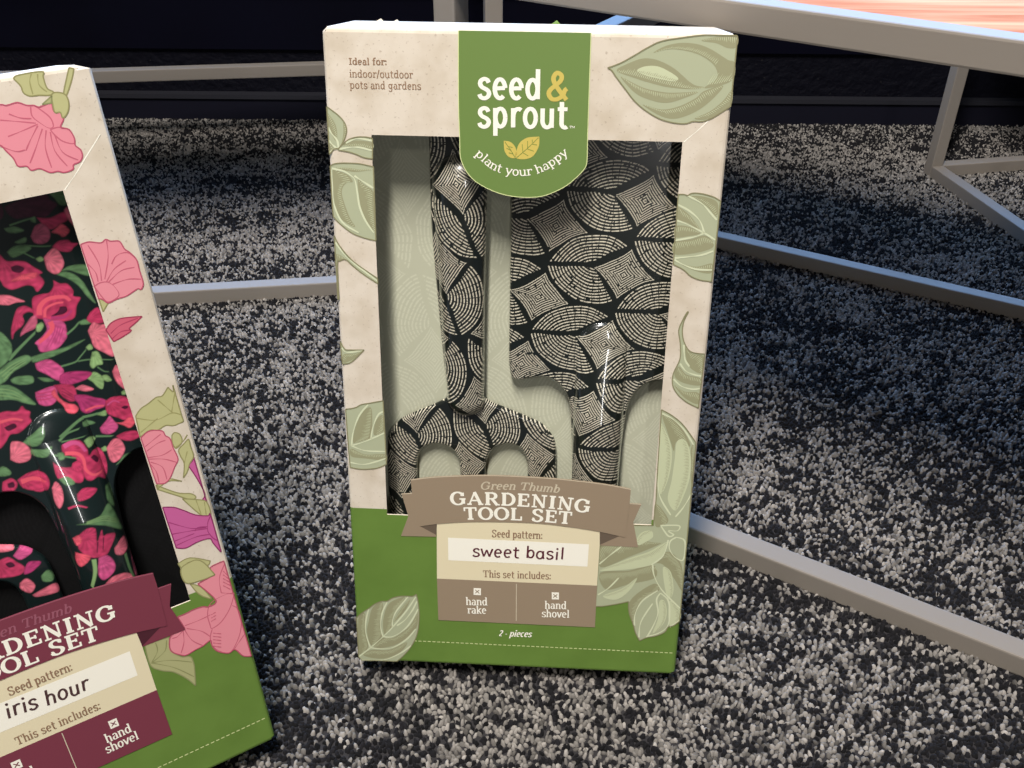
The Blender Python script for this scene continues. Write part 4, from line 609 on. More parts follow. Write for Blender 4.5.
# ------------------------------------------------------------------ drawn lettering: strokes on an x-height grid
def arc(cx, cy, rx, ry, a0, a1, n=14):
    return [(cx + rx * math.cos(R(a0 + (a1 - a0) * i / n)), cy + ry * math.sin(R(a0 + (a1 - a0) * i / n))) for i in range(n + 1)]
S_CURVE = [(.68, .8), (.6, .93), (.42, .99), (.22, .9), (.17, .73), (.28, .58), (.45, .5), (.63, .4), (.7, .25), (.6, .08), (.4, .01), (.2, .08), (.12, .22)]
def glyph(ch, slab=True, hand=False):
    s = []; h = []; d = []          # strokes, serif slabs, dots
    def st(x, y0, y1): s.append([(x, y0), (x, y1)])
    def sl(x0, x1, y): h.append([(x0, y), (x1, y)])
    def bar(x0, x1, y): s.append([(x0, y), (x1, y)])
    adv = 1.0; e = .045
    if ch == ' ': adv = .5
    elif ch == 'i': st(.25, 0, 1); sl(.05, .3, 1 - e); sl(.05, .45, e); d.append((.25, 1.36)); adv = .5
    elif ch == 'l': st(.25, 0, 1.5); sl(.05, .3, 1.5 - e); sl(.05, .45, e); adv = .5
    elif ch in 'hn':
        st(.22, 0, 1.5 if ch == 'h' else 1); s.append([(.22, .55)] + arc(.5, .64, .28, .33, 170, 0) + [(.78, 0)])
        sl(.02, .24, (1.5 if ch == 'h' else 1) - e); sl(.04, .42, e); sl(.6, .98, e)
    elif ch == 'm':
        st(.22, 0, 1)
        for x in (.46, .98): s.append([(x - .24, .55)] + arc(x, .66, .26, .31, 170, 0) + [(x + .26, 0)]); sl(x + .1, x + .42, e)
        sl(.02, .24, 1 - e); sl(.04, .4, e); adv = 1.46
    elif ch == 'r':
        st(.25, 0, 1); s.append([(.25, .5)] + arc(.56, .58, .3, .38, 165, 55)); sl(.05, .27, 1 - e); sl(.05, .5, e); adv = .76
        if slab: d.append((.68, .86))
    elif ch == 'u':
        s.append([(.2, 1), (.2, .4)] + arc(.48, .36, .28, .34, 180, 350)); st(.76, 0, 1); sl(0, .22, 1 - e); sl(.56, .78, 1 - e); sl(.76, .98, e)
    elif ch == 'a' and hand:
        s.append(arc(.42, .48, .32, .46, 40, 400, 20)); s.append([(.72, .98), (.7, .3), (.82, .02)]); adv = .95
    elif ch == 'a':
        s.append(arc(.42, .68, .26, .29, 150, 0) + [(.68, .12), (.74, .02)]); s.append(arc(.4, .29, .26, .27, 80, 400, 18)); sl(.7, .88, e); adv = .9
    elif ch == 'd': s.append(arc(.45, .5, .3, .47, 0, 360, 20)); st(.76, 0, 1.5); sl(.54, .78, 1.5 - e); sl(.76, .96, e)
    elif ch == 'b': s.append(arc(.53, .5, .3, .47, 0, 360, 20)); st(.22, 0, 1.5); sl(.02, .24, 1.5 - e)
    elif ch == 'p': s.append(arc(.53, .5, .3, .47, 0, 360, 20)); st(.22, -.45, 1); sl(.02, .24, 1 - e); sl(.04, .42, -.45 + e)
    elif ch == 'g': s.append(arc(.44, .56, .28, .41, 0, 360, 20)); s.append([(.73, .98), (.73, -.12)] + arc(.44, -.14, .29, .3, 0, -150)); sl(.73, .94, 1 - e)
    elif ch == 'e': s.append([(.17, .52), (.77, .54)]); s.append(arc(.47, .5, .31, .48, 5, 312, 18)); adv = .92
    elif ch == 'o': s.append(arc(.48, .5, .33, .48, 0, 360, 20)); adv = .96
    elif ch == 'c': s.append(arc(.47, .5, .31, .48, 48, 312, 16)); adv = .86
    elif ch == 's': s.append(smooth(S_CURVE, (), False, 3)); adv = .82
    elif ch == 't': s.append([(.3, 1.34), (.3, .26)] + arc(.5, .25, .2, .23, 180, 310)); bar(.05, .64, .97); adv = .7
    elif ch == 'f': s.append([(.3, 0), (.3, 1.1)] + arc(.54, 1.18, .24, .3, 180, 50)); bar(.06, .6, .97); sl(.08, .54, e); adv = .66
    elif ch == 'k': st(.22, 0, 1.5); s.append([(.78, .98), (.24, .42)]); s.append([(.42, .6), (.84, .02)]); sl(.02, .24, 1.5 - e); sl(.04, .4, e); sl(.6, .95, 1 - e); sl(.66, .98, e); adv = .96
    elif ch == 'v': s.append([(.08, 1), (.43, 0)]); s.append([(.8, 1), (.43, 0)]); sl(-.04, .24, 1 - e); sl(.64, .92, 1 - e); adv = .86
    elif ch == 'y': s.append([(.08, 1), (.44, .04)]); s.append([(.8, 1), (.42, 0), (.3, -.34), (.12, -.42)]); sl(-.04, .24, 1 - e); sl(.64, .92, 1 - e); adv = .86
    elif ch == 'w': s.append([(.05, 1), (.32, .02), (.6, .85), (.88, .02), (1.16, 1)]); adv = 1.22
    elif ch == 'I': st(.24, 0, 1); sl(.04, .44, 1 - e); sl(.04, .44, e); adv = .48
    elif ch == 'G': s.append(arc(.5, .5, .4, .48, 48, 318, 22)); st(.84, .08, .46); sl(.6, 1, .46); st(.8, .68, .95); adv = 1.04
    elif ch == 'A': h.append([(.1, 0), (.48, 1)]); s.append([(.46, 1), (.86, 0)]); h.append([(.25, .34), (.72, .34)]); sl(-.03, .27, e); sl(.68, 1.02, e); adv = 1.0
    elif ch == 'R': st(.22, 0, 1); s.append([(.22, .955), (.5, .955)] + arc(.5, .73, .24, .225, 90, -90) + [(.22, .5)]); s.append([(.5, .5), (.84, 0)]); sl(.04, .4, e); sl(.04, .3, 1 - e); sl(.74, 1.0, e); adv = .98
    elif ch == 'D': st(.22, 0, 1); s.append([(.22, .955), (.42, .955)] + arc(.42, .5, .42, .455, 90, -90, 18) + [(.22, .045)]); sl(.04, .3, 1 - e); sl(.04, .3, e); adv = .96
    elif ch == 'E': st(.22, 0, 1); sl(.04, .72, 1 - e); sl(.22, .58, .52); sl(.04, .76, e); h.append([(.72, 1), (.72, .72)]); h.append([(.76, 0), (.76, .3)]); h.append([(.58, .64), (.58, .4)]); adv = .84
    elif ch == 'N': h.append([(.2, 0), (.2, 1)]); s.append([(.18, 1), (.82, 0)]); h.append([(.82, 0), (.82, 1)]); sl(.02, .26, 1 - e); sl(.04, .38, e); sl(.64, 1.0, 1 - e); adv = 1.03
    elif ch == 'T': st(.46, 0, 1); sl(.06, .86, 1 - e); sl(.26, .66, e); h.append([(.07, 1), (.07, .7)]); h.append([(.85, 1), (.85, .7)]); adv = .92
    elif ch == 'O': s.append(arc(.5, .5, .41, .475, 0, 360, 24)); adv = 1.0
    elif ch == 'L': st(.22, 0, 1); sl(.04, .42, 1 - e); sl(.04, .74, e); h.append([(.75, 0), (.75, .34)]); adv = .82
    elif ch == 'S': s.append(smooth(S_CURVE, (), False, 3)); h.append([(.69, .98), (.69, .72)]); h.append([(.13, .02), (.13, .3)]); adv = .82
    elif ch == 'M': s.append([(.1, 0), (.1, 1), (.5, .2), (.9, 1), (.9, 0)]); adv = 1.05
    elif ch == '2': s.append(arc(.4, .98, .27, .33, 160, -10, 12) + [(.5, .6), (.12, .06)]); h.append([(.1, .05), (.72, .05)]); adv = .8
    elif ch == '-': h.append([(.1, .5), (.5, .5)]); adv = .6
    elif ch == ':': d += [(.2, .12), (.2, .84)]; adv = .4
    elif ch == '/': s.append([(.05, -.15), (.5, 1.5)]); adv = .55
    elif ch == '&': s.append(smooth([(1.0, 0), (.66, .42), (.4, .8), (.34, 1.08), (.5, 1.3), (.7, 1.2), (.72, 1.0), (.55, .78), (.24, .52), (.13, .3), (.26, .05), (.52, .02), (.8, .2), (.9, .45), (1.0, .55)], (), False, 4)); adv = 1.1
    if not slab: h = [x for x in h if ch in 'ANETL2-' ]
    return s, h, d, adv
STYLE = {  # thick, thin, slab, slant
    'serifx': (.29, .17, True, 0), 'serif': (.2, .12, True, 0), 'serifb': (.215, .125, True, 0), 'serifm': (.22, .13, True, 0), 'italic': (.26, .16, True, .25), 'italicb': (.25, .14, True, .25),
    'caps': (.25, .12, True, 0), 'logo': (.235, .2, False, 0), 'sans': (.24, .24, False, 0), 'hand': (.2, .17, False, .05)}
def put_text(mb, text, style, path, xh, y, m):
    thick, thin, slab, slant = STYLE[style]
    path = smooth(path, (), False, 8) if len(path) > 2 else path
    P = [np.array(p) for p in path]; seg = [np.linalg.norm(P[i + 1] - P[i]) for i in range(len(P) - 1)]; L = sum(seg)
    tot = 0; gl = []
    rs = random.Random(text); lay = 0
    for ch in text:
        g = glyph(ch, slab, style == 'hand')
        k = 1.0
        if style != 'caps' and ch.isupper(): k = 1.42
        sp = .08 if style == 'caps' else (.03 if style != 'logo' else .06)
        if style == 'caps' and ch == ' ': g = ([], [], [], .45)
        gl.append((tot, g, k, rs.uniform(-.09, .09) if style == 'hand' else 0)); tot += g[3] * k + sp
    tot -= sp
    sx = L / tot
    def at(u):
        u = max(0, u)
        for i, l in enumerate(seg):
            if u <= l or i == len(seg) - 1:
                t = (P[i + 1] - P[i]) / l; return P[i] + t * u, t
            u -= l
    def place(off, p, k, dy):
        base, t = at((off + (p[0] * .5 if False else gw / 2)) * sx)
        n = np.array([-t[1], t[0]])
        lx = (p[0] * k - gw / 2) * sx + slant * p[1] * k * xh
        return base + t * lx + n * (p[1] * k + dy) * xh
    for off, (s, h, d, adv), k, dy in gl:
        gw = adv * k; y0 = y; y = y - 2e-6 * 0
        for grp, fixed in ((s, None), (h, thin)):
            for pl in grp:
                Q = [place(off, p, k, dy) for p in pl]
                W = []
                for i in range(len(Q)):
                    t = Q[min(i + 1, len(Q) - 1)] - Q[max(i - 1, 0)]; c = abs(t[1]) / (np.linalg.norm(t) + 1e-9)
                    if len(path) > 2:
                        b_, tt = at((off + gw / 2) * sx); c = abs(t @ np.array([-tt[1], tt[0]])) / (np.linalg.norm(t) + 1e-9)
                    w = (thin + (thick - thin) * c ** 1.5) if fixed is None else fixed
                    W.append(w * xh)
                put_quads(mb, ribbon(Q, W), y - lay * 4e-6, m, 1e-6); lay = (lay + 1) % 12
        for p in d:
            c = place(off, p, k, dy); r = thick * .62 * xh
            put_poly(mb, [(c[0] + r * math.cos(a), c[1] + r * math.sin(a)) for a in [i * math.pi / 5 for i in range(10)]], y, m)

# ------------------------------------------------------------------ materials
PAPER = rgb(219, 208, 192)
M = {}
M['paper'] = mat('speckled_kraft_paper', PAPER, .6, spec=.25, speck=[(55, .42, .68, rgb(198, 184, 163), .75), (620, .62, .7, rgb(168, 150, 130), .55)])
M['green'] = mat('green_print', rgb(104, 134, 60), .5, spec=.3, speck=[(40, .4, .7, rgb(96, 125, 54), .8)])
M['green_panel'] = mat('light_green_print', rgb(108, 134, 68), .42)
M['inner'] = mat('grey_board_inside', rgb(120, 112, 100), .8)
M['edgeboard'] = mat('board_cut_edge', rgb(226, 214, 196), .8)
M['sage'] = mat('sage_ink', rgb(174, 179, 148), .5)
M['sage_dark'] = mat('dark_sage_ink', rgb(152, 151, 118), .5)
M['sage_light'] = mat('pale_sage_ink', rgb(198, 204, 168), .5)
M['sage_vein'] = mat('light_sage_vein_ink', rgb(212, 217, 184), .5)
M['sage_edge'] = mat('olive_outline_ink', rgb(136, 132, 98), .5)
M['taupe'] = mat('taupe_print', rgb(152, 134, 112), .5)
M['taupe_dark'] = mat('dark_taupe_print', rgb(104, 90, 76), .5)
M['plum'] = mat('plum_print', rgb(122, 54, 70), .5)
M['plum_dark'] = mat('dark_plum_print', rgb(74, 30, 42), .5)
M['cream'] = mat('cream_print', rgb(230, 218, 184), .5)
M['white'] = mat('white_print', rgb(250, 246, 232), .5)
M['gold'] = mat('gold_print', rgb(206, 186, 92), .5)
M['gold_dark'] = mat('gold_vein_print', rgb(122, 138, 60), .5)
M['brown'] = mat('brown_ink', rgb(146, 116, 92), .5)
M['ghost_t'] = mat('pale_taupe_ink', rgb(206, 194, 170), .5)
M['ghost_p'] = mat('pale_plum_ink', rgb(152, 88, 104), .5)
M['ink'] = mat('dark_plum_ink', rgb(92, 38, 50), .5)
M['ink2'] = mat('dark_brown_ink', rgb(78, 52, 52), .5)
M['dash'] = mat('pale_green_print', rgb(214, 222, 160), .5)
PRINTS = {'pink': ((228, 142, 155), (198, 100, 120), (184, 86, 108)), 'rose': ((206, 96, 118), (172, 62, 92), (160, 56, 84)), 'magenta': ((196, 96, 152), (156, 56, 112), (140, 48, 100)),
          'sage': ((186, 184, 132), (154, 150, 98), (146, 142, 94)), 'olive': ((172, 172, 124), (138, 140, 92), (140, 142, 96))}
for k_, (a_, b_, c_) in PRINTS.items():
    M['p_' + k_] = mat(k_ + '_petal_print', rgb(*a_), .5); M['v_' + k_] = mat(k_ + '_vein_print', rgb(*b_), .5); M['e_' + k_] = mat(k_ + '_outline_print', rgb(*c_), .5)
M['tool'] = mat('glossy_printed_metal', rgb(30, 30, 30), .3, attr='Col', coat=1.0, coat_rough=.06)
M['card'] = mat('printed_card', rgb(180, 180, 155), .75, attr='Col', spec=.2)
M['steel'] = mat('grey_powder_coated_steel', rgb(140, 132, 123), .42, spec=.2, bump=(900, .06, .0005))
M['wall'] = mat('dark_navy_wall_paint', rgb(9, 9, 22), .8, spec=.05, speck=[(6, .4, .7, rgb(7, 7, 16), .7)])
M['rough'] = mat('rough_black_stone', rgb(7, 7, 18), .7, spec=.15, bump=(90, .6, .006), speck=[(260, .68, .76, rgb(70, 68, 66), .6)])  # pale specks painted in for glints on the stone
M['base'] = mat('dark_vinyl_baseboard', rgb(20, 20, 32), .6, spec=.15)
M['cap'] = mat('grey_baseboard_cap', rgb(42, 42, 48), .6, spec=.15)

# ------------------------------------------------------------------ camera
CAMH = 0.50607
cd = bpy.data.cameras.new('camera'); cam = bpy.data.objects.new('camera', cd); COL.objects.link(cam)
RW = ((0.99996, 0.00847, 0.0), (0.00478, -0.56432, 0.82555), (0.0070, -0.82552, -0.56434))
cam.matrix_world = Matrix(((RW[0][0], -RW[0][1], -RW[0][2], 0), (RW[1][0], -RW[1][1], -RW[1][2], 0), (RW[2][0], -RW[2][1], -RW[2][2], CAMH), (0, 0, 0, 1)))
cd.sensor_width = 36; cd.lens = 36 * 968 / 1024; cd.clip_start = .02; cd.clip_end = 50
SC.camera = cam
SC.view_settings.view_transform = 'Standard'; SC.view_settings.look = 'None'; SC.view_settings.gamma = 1
SC.view_settings.use_curve_mapping = False; SC.view_settings.exposure = EXPOSURE = 0.0

# ------------------------------------------------------------------ carpet floor
def vnoise(x, y, seed):
    g = np.random.default_rng(seed).random((512, 512))
    xi = np.floor(x).astype(int); yi = np.floor(y).astype(int); fx = x - xi; fy = y - yi
    fx = fx * fx * (3 - 2 * fx); fy = fy * fy * (3 - 2 * fy)
    a = g[xi % 512, yi % 512]; b = g[(xi + 1) % 512, yi % 512]; c = g[xi % 512, (yi + 1) % 512]; d = g[(xi + 1) % 512, (yi + 1) % 512]
    return (a * (1 - fx) + b * fx) * (1 - fy) + (c * (1 - fx) + d * fx) * fy
def make_floor():
    p = .0031
    xs = np.arange(-1.35, 1.4, p); ys = np.arange(.12, 1.452, p * .92)
    X, Y = np.meshgrid(xs, ys); X = X + (np.arange(len(ys)) % 2)[:, None] * p / 2
    X = X.ravel(); Y = Y.ravel()
    X = X + RNG.normal(0, p * .2, X.size); Y = Y + RNG.normal(0, p * .2, X.size)
    dep = .82555 * Y + .56434 * CAMH; u = 512 + 968 * X / dep
    v = 384 + 968 * (-.56432 * Y + .82552 * CAMH) / dep
    k = (u > -330) & (u < 1350) & (v < 960) & (np.abs(X) < 1.25)
    X, Y = X[k], Y[k]; n = X.size
    big = vnoise(X / .09 + 40, Y / .06 + 9, 3); mid = vnoise(X / .022 + 7, Y / .018, 4); small = vnoise(X / .0058 + 3, Y / .0046 + 5, 5)
    val = .34 * (big - .5) + .3 * (mid - .5) + .62 * (small - .5) + RNG.normal(0, .22, n)
    light = val > .015
    base = np.where(light[:, None], np.array([lin(133), lin(128), lin(123)])[None], np.array([lin(22), lin(21), lin(24)])[None])
    tone = np.clip(RNG.normal(1, .3, n), .4, 1.8); colr = base * tone[:, None]
    T = 5
    ang = RNG.uniform(0, 2 * np.pi, n); rx = RNG.uniform(.0016, .0025, n); ry = RNG.uniform(.0011, .0016, n); hh = RNG.uniform(.0012, .0037, n)
    tx, ty = RNG.normal(0, .0006, n), RNG.normal(0, .0006, n)
    V = np.zeros((n, 11, 3)); C = np.ones((n, 11, 4))
    ca, sa = np.cos(ang), np.sin(ang)
    V[:, 0] = np.stack([X + tx, Y + ty, hh], 1)
    for r_, (f, z) in enumerate(((.62, .82), (1.0, .0))):
        for j in range(T):
            a = 2 * np.pi * (j + .5 * r_) / T; lx = rx * f * math.cos(a); ly = ry * f * math.sin(a)
            V[:, 1 + r_ * T + j] = np.stack([X + lx * ca - ly * sa + tx * z, Y + lx * sa + ly * ca + ty * z, hh * z - .0004 * r_], 1)
    C[:, :, :3] = colr[:, None, :]
    tri = [(0, 1 + j, 1 + (j + 1) % T) for j in range(T)]
    for j in range(T): tri += [(1 + j, 6 + j, 1 + (j + 1) % T), (1 + (j + 1) % T, 6 + j, 6 + (j + 1) % T)]
    F = (np.array(tri)[None] + (np.arange(n) * 11)[:, None, None]).reshape(-1, 3)
    V = V.reshape(-1, 3); C = C.reshape(-1, 4)
    # backing slab of the carpet
    bv = np.array([(-1.6, -.9, -.0003), (1.7, -.9, -.0003), (1.7, 1.47, -.0003), (-1.6, 1.47, -.0003)]); nb = len(V)
    V = np.vstack([V, bv]); C = np.vstack([C, np.array([[.03, .028, .03, 1]] * 4)])
    F = np.vstack([F, [[nb, nb + 1, nb + 2], [nb, nb + 2, nb + 3]]])
    me = raw_mesh('floor', V, F, C, .92, True)
    me.materials.append(mat('loop_pile_carpet', rgb(120, 115, 110), .95, attr='Col', spec=.3))
    return structure(link('floor', me))
def raw_mesh(name, V, F, C=None, *_):
    me = bpy.data.meshes.new(name); k = F.shape[1]
    me.vertices.add(len(V)); me.vertices.foreach_set('co', np.ascontiguousarray(V, dtype=np.float32).ravel())
    me.loops.add(F.size); me.loops.foreach_set('vertex_index', np.ascontiguousarray(F, dtype=np.int32).ravel())
    me.polygons.add(len(F)); me.polygons.foreach_set('loop_start', np.arange(0, F.size, k, dtype=np.int32))
    me.polygons.foreach_set('use_smooth', np.ones(len(F), dtype=bool))
    if C is not None:
        a = me.color_attributes.new('Col', 'FLOAT_COLOR', 'POINT'); a.data.foreach_set('color', np.ascontiguousarray(C, dtype=np.float32).ravel())
    me.update(calc_edges=True); me.validate()
    return me
make_floor()

# ------------------------------------------------------------------ back wall
mb = MB(); box_faces(mb, -1.6, 1.7, 1.456, 1.56, .105, .19, M['wall']); box_faces(mb, -1.6, 1.7, 1.462, 1.56, 0, .105, M['rough'])
box_faces(mb, -1.6, 1.7, 1.445, 1.58, .19, .205, M['wall'])
structure(mb.build('wall_back'))
mb = MB(); box_faces(mb, -1.6, 1.7, 1.449, 1.462, 0, .034, M['base']); box_faces(mb, -1.6, 1.7, 1.4455, 1.462, .034, .0405, M['cap'])
structure(mb.build('baseboard_back', bevel=.001))

# ------------------------------------------------------------------ display tables
TB = .0165
M['wood'] = mat('varnished_wood', rgb(168, 96, 48), .7, spec=.08)
def wood_grain(m):
    nt = m.node_tree; b = nt.nodes['Principled BSDF']; tc = nt.nodes.new('ShaderNodeTexCoord'); mp = nt.nodes.new('ShaderNodeMapping')
    mp.inputs['Scale'].default_value = (3, 40, 3); n = nt.nodes.new('ShaderNodeTexNoise'); n.inputs['Scale'].default_value = 2.2; n.inputs['Detail'].default_value = 6; n.inputs['Distortion'].default_value = .6
    cr = nt.nodes.new('ShaderNodeValToRGB'); cr.color_ramp.elements[0].color = rgb(176, 104, 62); cr.color_ramp.elements[1].color = rgb(226, 172, 134); cr.color_ramp.elements[0].position = .3; cr.color_ramp.elements[1].position = .7
    nt.links.new(tc.outputs['Object'], mp.inputs['Vector']); nt.links.new(mp.outputs['Vector'], n.inputs['Vector']); nt.links.new(n.outputs['Fac'], cr.inputs['Fac']); nt.links.new(cr.outputs['Color'], b.inputs['Base Color'])
wood_grain(M['wood'])
def table(corners, label, floor_edges, rails, zt=.3846, board=1.0):
    """corners: outer plan corners, counter-clockwise; floor_edges: edges with a tube on the carpet; rails: (edge, z)"""
    c = [Vector((x, y, 0)) for x, y in corners]
    o = empty('display_table', Matrix.Translation(c[0]), label, 'table', 'steel framed display tables')
    c = [p - c[0] for p in c]; N = 4
    d = [(c[(i + 1) % N] - c[i]).normalized() for i in range(N)]
    nrm = [Vector((-q.y, q.x, 0)) for q in d]                       # inward (ccw)
    for i in range(N):
        a = c[i]; mb = MB(); beam(mb, a, a + d[i] * TB, (nrm[i] * TB, (0, 0, zt - TB)), TB, M['steel'])
        mb.build('leg', o, bevel=.0014, weld=1e-6)
    for i in range(N):
        for z, nm in [(0, 'floor_rail')] * (i in floor_edges) + [(z, 'side_rail') for e, z in rails if e == i]:
            mb = MB(); beam(mb, c[i] + d[i] * TB + Vector((0, 0, z)), c[(i + 1) % N] - d[i] * TB + Vector((0, 0, z)), (nrm[i] * TB, (0, 0, TB)), TB, M['steel'])
            mb.build(nm, o, bevel=.0014, weld=1e-6)
    inner = []
    for i in range(N):
        p = c[i]; a = nrm[i - 1]; b = nrm[i]; k = TB / (1 + a.dot(b)); inner.append(p + (a + b) * k)
    mb = MB(); z0, z1 = zt - TB, zt; up = Vector((0, 0, 1))
    for i in range(N):
        j = (i + 1) % N
        mb.face([c[i] + up * z0, c[j] + up * z0, c[j] + up * z1, c[i] + up * z1], M['steel'])
        mb.face([c[i] + up * z1, c[j] + up * z1, inner[j] + up * z1, inner[i] + up * z1], M['steel'])
        mb.face([inner[j] + up * z0, inner[i] + up * z0, inner[i] + up * z1, inner[j] + up * z1], M['steel'])
        mb.face([c[j] + up * z0, c[i] + up * z0, inner[i] + up * z0, inner[j] + up * z0], M['steel'])
    mb.build('top_frame', o, bevel=.0014, weld=1e-6)
    inner[2] = inner[1] + (inner[2] - inner[1]) * board; inner[3] = inner[0] + (inner[3] - inner[0]) * board    # the board may cover only the front part
    mb = MB(); zi = zt - .0012
    mb.face([q + up * zi for q in inner], M['wood']); mb.face([q + up * (zt - .013) for q in inner[::-1]], M['wood'])
    for i in range(N):
        j = (i + 1) % N; mb.face([inner[i] + up * (zt - .013), inner[j] + up * (zt - .013), inner[j] + up * zi, inner[i] + up * zi], M['wood'])
    mb.build('tabletop', o, weld=1e-6)
    return o
def v2(p, *terms):
    x, y = p
    for k, d in terms: x += k * d[0]; y += k * d[1]
    return (x, y)
dC = (.8543, -.5198); nC = (.5198, .8543)
FL = (-.0523, .6424); FR = v2(FL, (1.02, dC))
def on_B(p):    # rear outer line of the front table, met along nC from p
    bx, by = .2358, 1.0217; dx, dy = .876, -.482
    ox, oy = bx + .482 * TB, by + .876 * TB
    det = nC[0] * (-dy) - nC[1] * (-dx)
    rx, ry = ox - p[0], oy - p[1]; t = (rx * (-dy) - ry * (-dx)) / det
    return v2(p, (t, nC))
table([FL, FR, on_B(FR), on_B(FL)], 'low steel framed table with a varnished wood top that the leaf printed box leans on', (0, 2), ((1, .2815), (3, .2815)))
dA = (.9906, .1369); nA = (-.1369, .9906)
AR = (-.0112, .9272); AL = v2(AR, (-1.0, dA))
table([AL, AR, v2(AR, (.4905, nA)), v2(AL, (.4905, nA))], 'steel table whose floor rail crosses the carpet between the two boxes', (0,), ((2, .0925),), board=.46)  # unseen board cut short so its shadow falls as a band on the carpet
uD = (.982, .189); vD = (.189, -.982); Q = (.5599, 1.2601)
table([v2(Q, (.42, vD)), v2(Q, (.42, vD), (.8, uD)), v2(Q, (.8, uD)), Q], 'steel table with a bare corner leg standing out in front of the dark wall', (2, 3), ())

# ------------------------------------------------------------------ hand tools (shape from a flat outline, rounded edge, raised spine)
def sdf(poly, X, Y):
    P = np.array(poly); Q = np.roll(P, -1, 0); out = np.full(X.shape, 1e9); cx = np.zeros(X.shape); cy = np.zeros(X.shape); ins = np.zeros(X.shape, bool)
    for (ax, ay), (bx, by) in zip(P, Q):
        dx, dy = bx - ax, by - ay; l = dx * dx + dy * dy + 1e-12
        t = np.clip(((X - ax) * dx + (Y - ay) * dy) / l, 0, 1); px = ax + t * dx; py = ay + t * dy
        d = (X - px) ** 2 + (Y - py) ** 2; k = d < out
        out = np.where(k, d, out); cx = np.where(k, px, cx); cy = np.where(k, py, cy)
        c = (ay > Y) != (by > Y)
        with np.errstate(divide='ignore', invalid='ignore'): ins ^= c & (X < dx * (Y - ay) / (dy if dy else 1e-12) + ax)
    return np.where(ins, -1, 1) * np.sqrt(out), cx, cy
def sheet(poly, res):
    P = np.array(poly); x0, y0 = P.min(0) - res; x1, y1 = P.max(0) + 2 * res
    xs = np.arange(x0, x1, res); ys = np.arange(y0, y1, res); X, Y = np.meshgrid(xs, ys)
    s, cx, cy = sdf(poly, X, Y); ins = s < 0
    cell = ins[:-1, :-1] | ins[1:, :-1] | ins[:-1, 1:] | ins[1:, 1:]
    out = ~ins; X = np.where(out, cx, X); Y = np.where(out, cy, Y); D = np.where(out, 0, -s)
    W = X.shape[1]; r, c = np.nonzero(cell); i = r * W + c
    F = np.stack([i, i + 1, i + 1 + W, i + W], 1); used = np.unique(F); mp = np.full(X.size, -1); mp[used] = np.arange(len(used))
    return X.ravel()[used], Y.ravel()[used], D.ravel()[used], mp[F]
def build_tool_part(name, parent, poly, yfun, cfun, m, thick=.0028, res=.32):
    X, Y, D, F = sheet(poly, res)
    y = yfun(X, Y, D); C = cfun(X, Y)
    V = np.stack([X / 1000, y, Y / 1000], 1)
    # skirt and back
    E = np.concatenate([F[:, [0, 1]], F[:, [1, 2]], F[:, [2, 3]], F[:, [3, 0]]]); key = np.sort(E, 1); k = key[:, 0].astype(np.int64) * (len(X) + 1) + key[:, 1]
    u, idx, cnt = np.unique(k, return_index=True, return_counts=True); B = E[idx[cnt == 1]]
    n = len(V); bv = np.unique(B); mp = np.full(n, -1); mp[bv] = n + np.arange(len(bv))
    back = V[bv].copy(); back[:, 1] = yfun(X[bv], Y[bv], np.full(len(bv), 3.0)) + thick
    sk = np.stack([B[:, 1], B[:, 0], mp[B[:, 0]], mp[B[:, 1]]], 1)
    V = np.vstack([V, back]); C = np.vstack([C, C[bv]])
    X2, Y2, D2, F2 = sheet(poly, 2.0); n2 = len(V)
    V = np.vstack([V, np.stack([X2 / 1000, yfun(X2, Y2, np.full(len(X2), 3.0)) + thick, Y2 / 1000], 1)]); C = np.vstack([C, cfun(X2, Y2)])
    F = np.vstack([F, sk, F2[:, ::-1] + n2])
    me = raw_mesh(name, V, F, C); me.materials.append(m)
    return link(name, me, parent)
DARK = np.array([lin(22), lin(27), lin(25)]); CREAM = np.array([lin(236), lin(228), lin(206)])
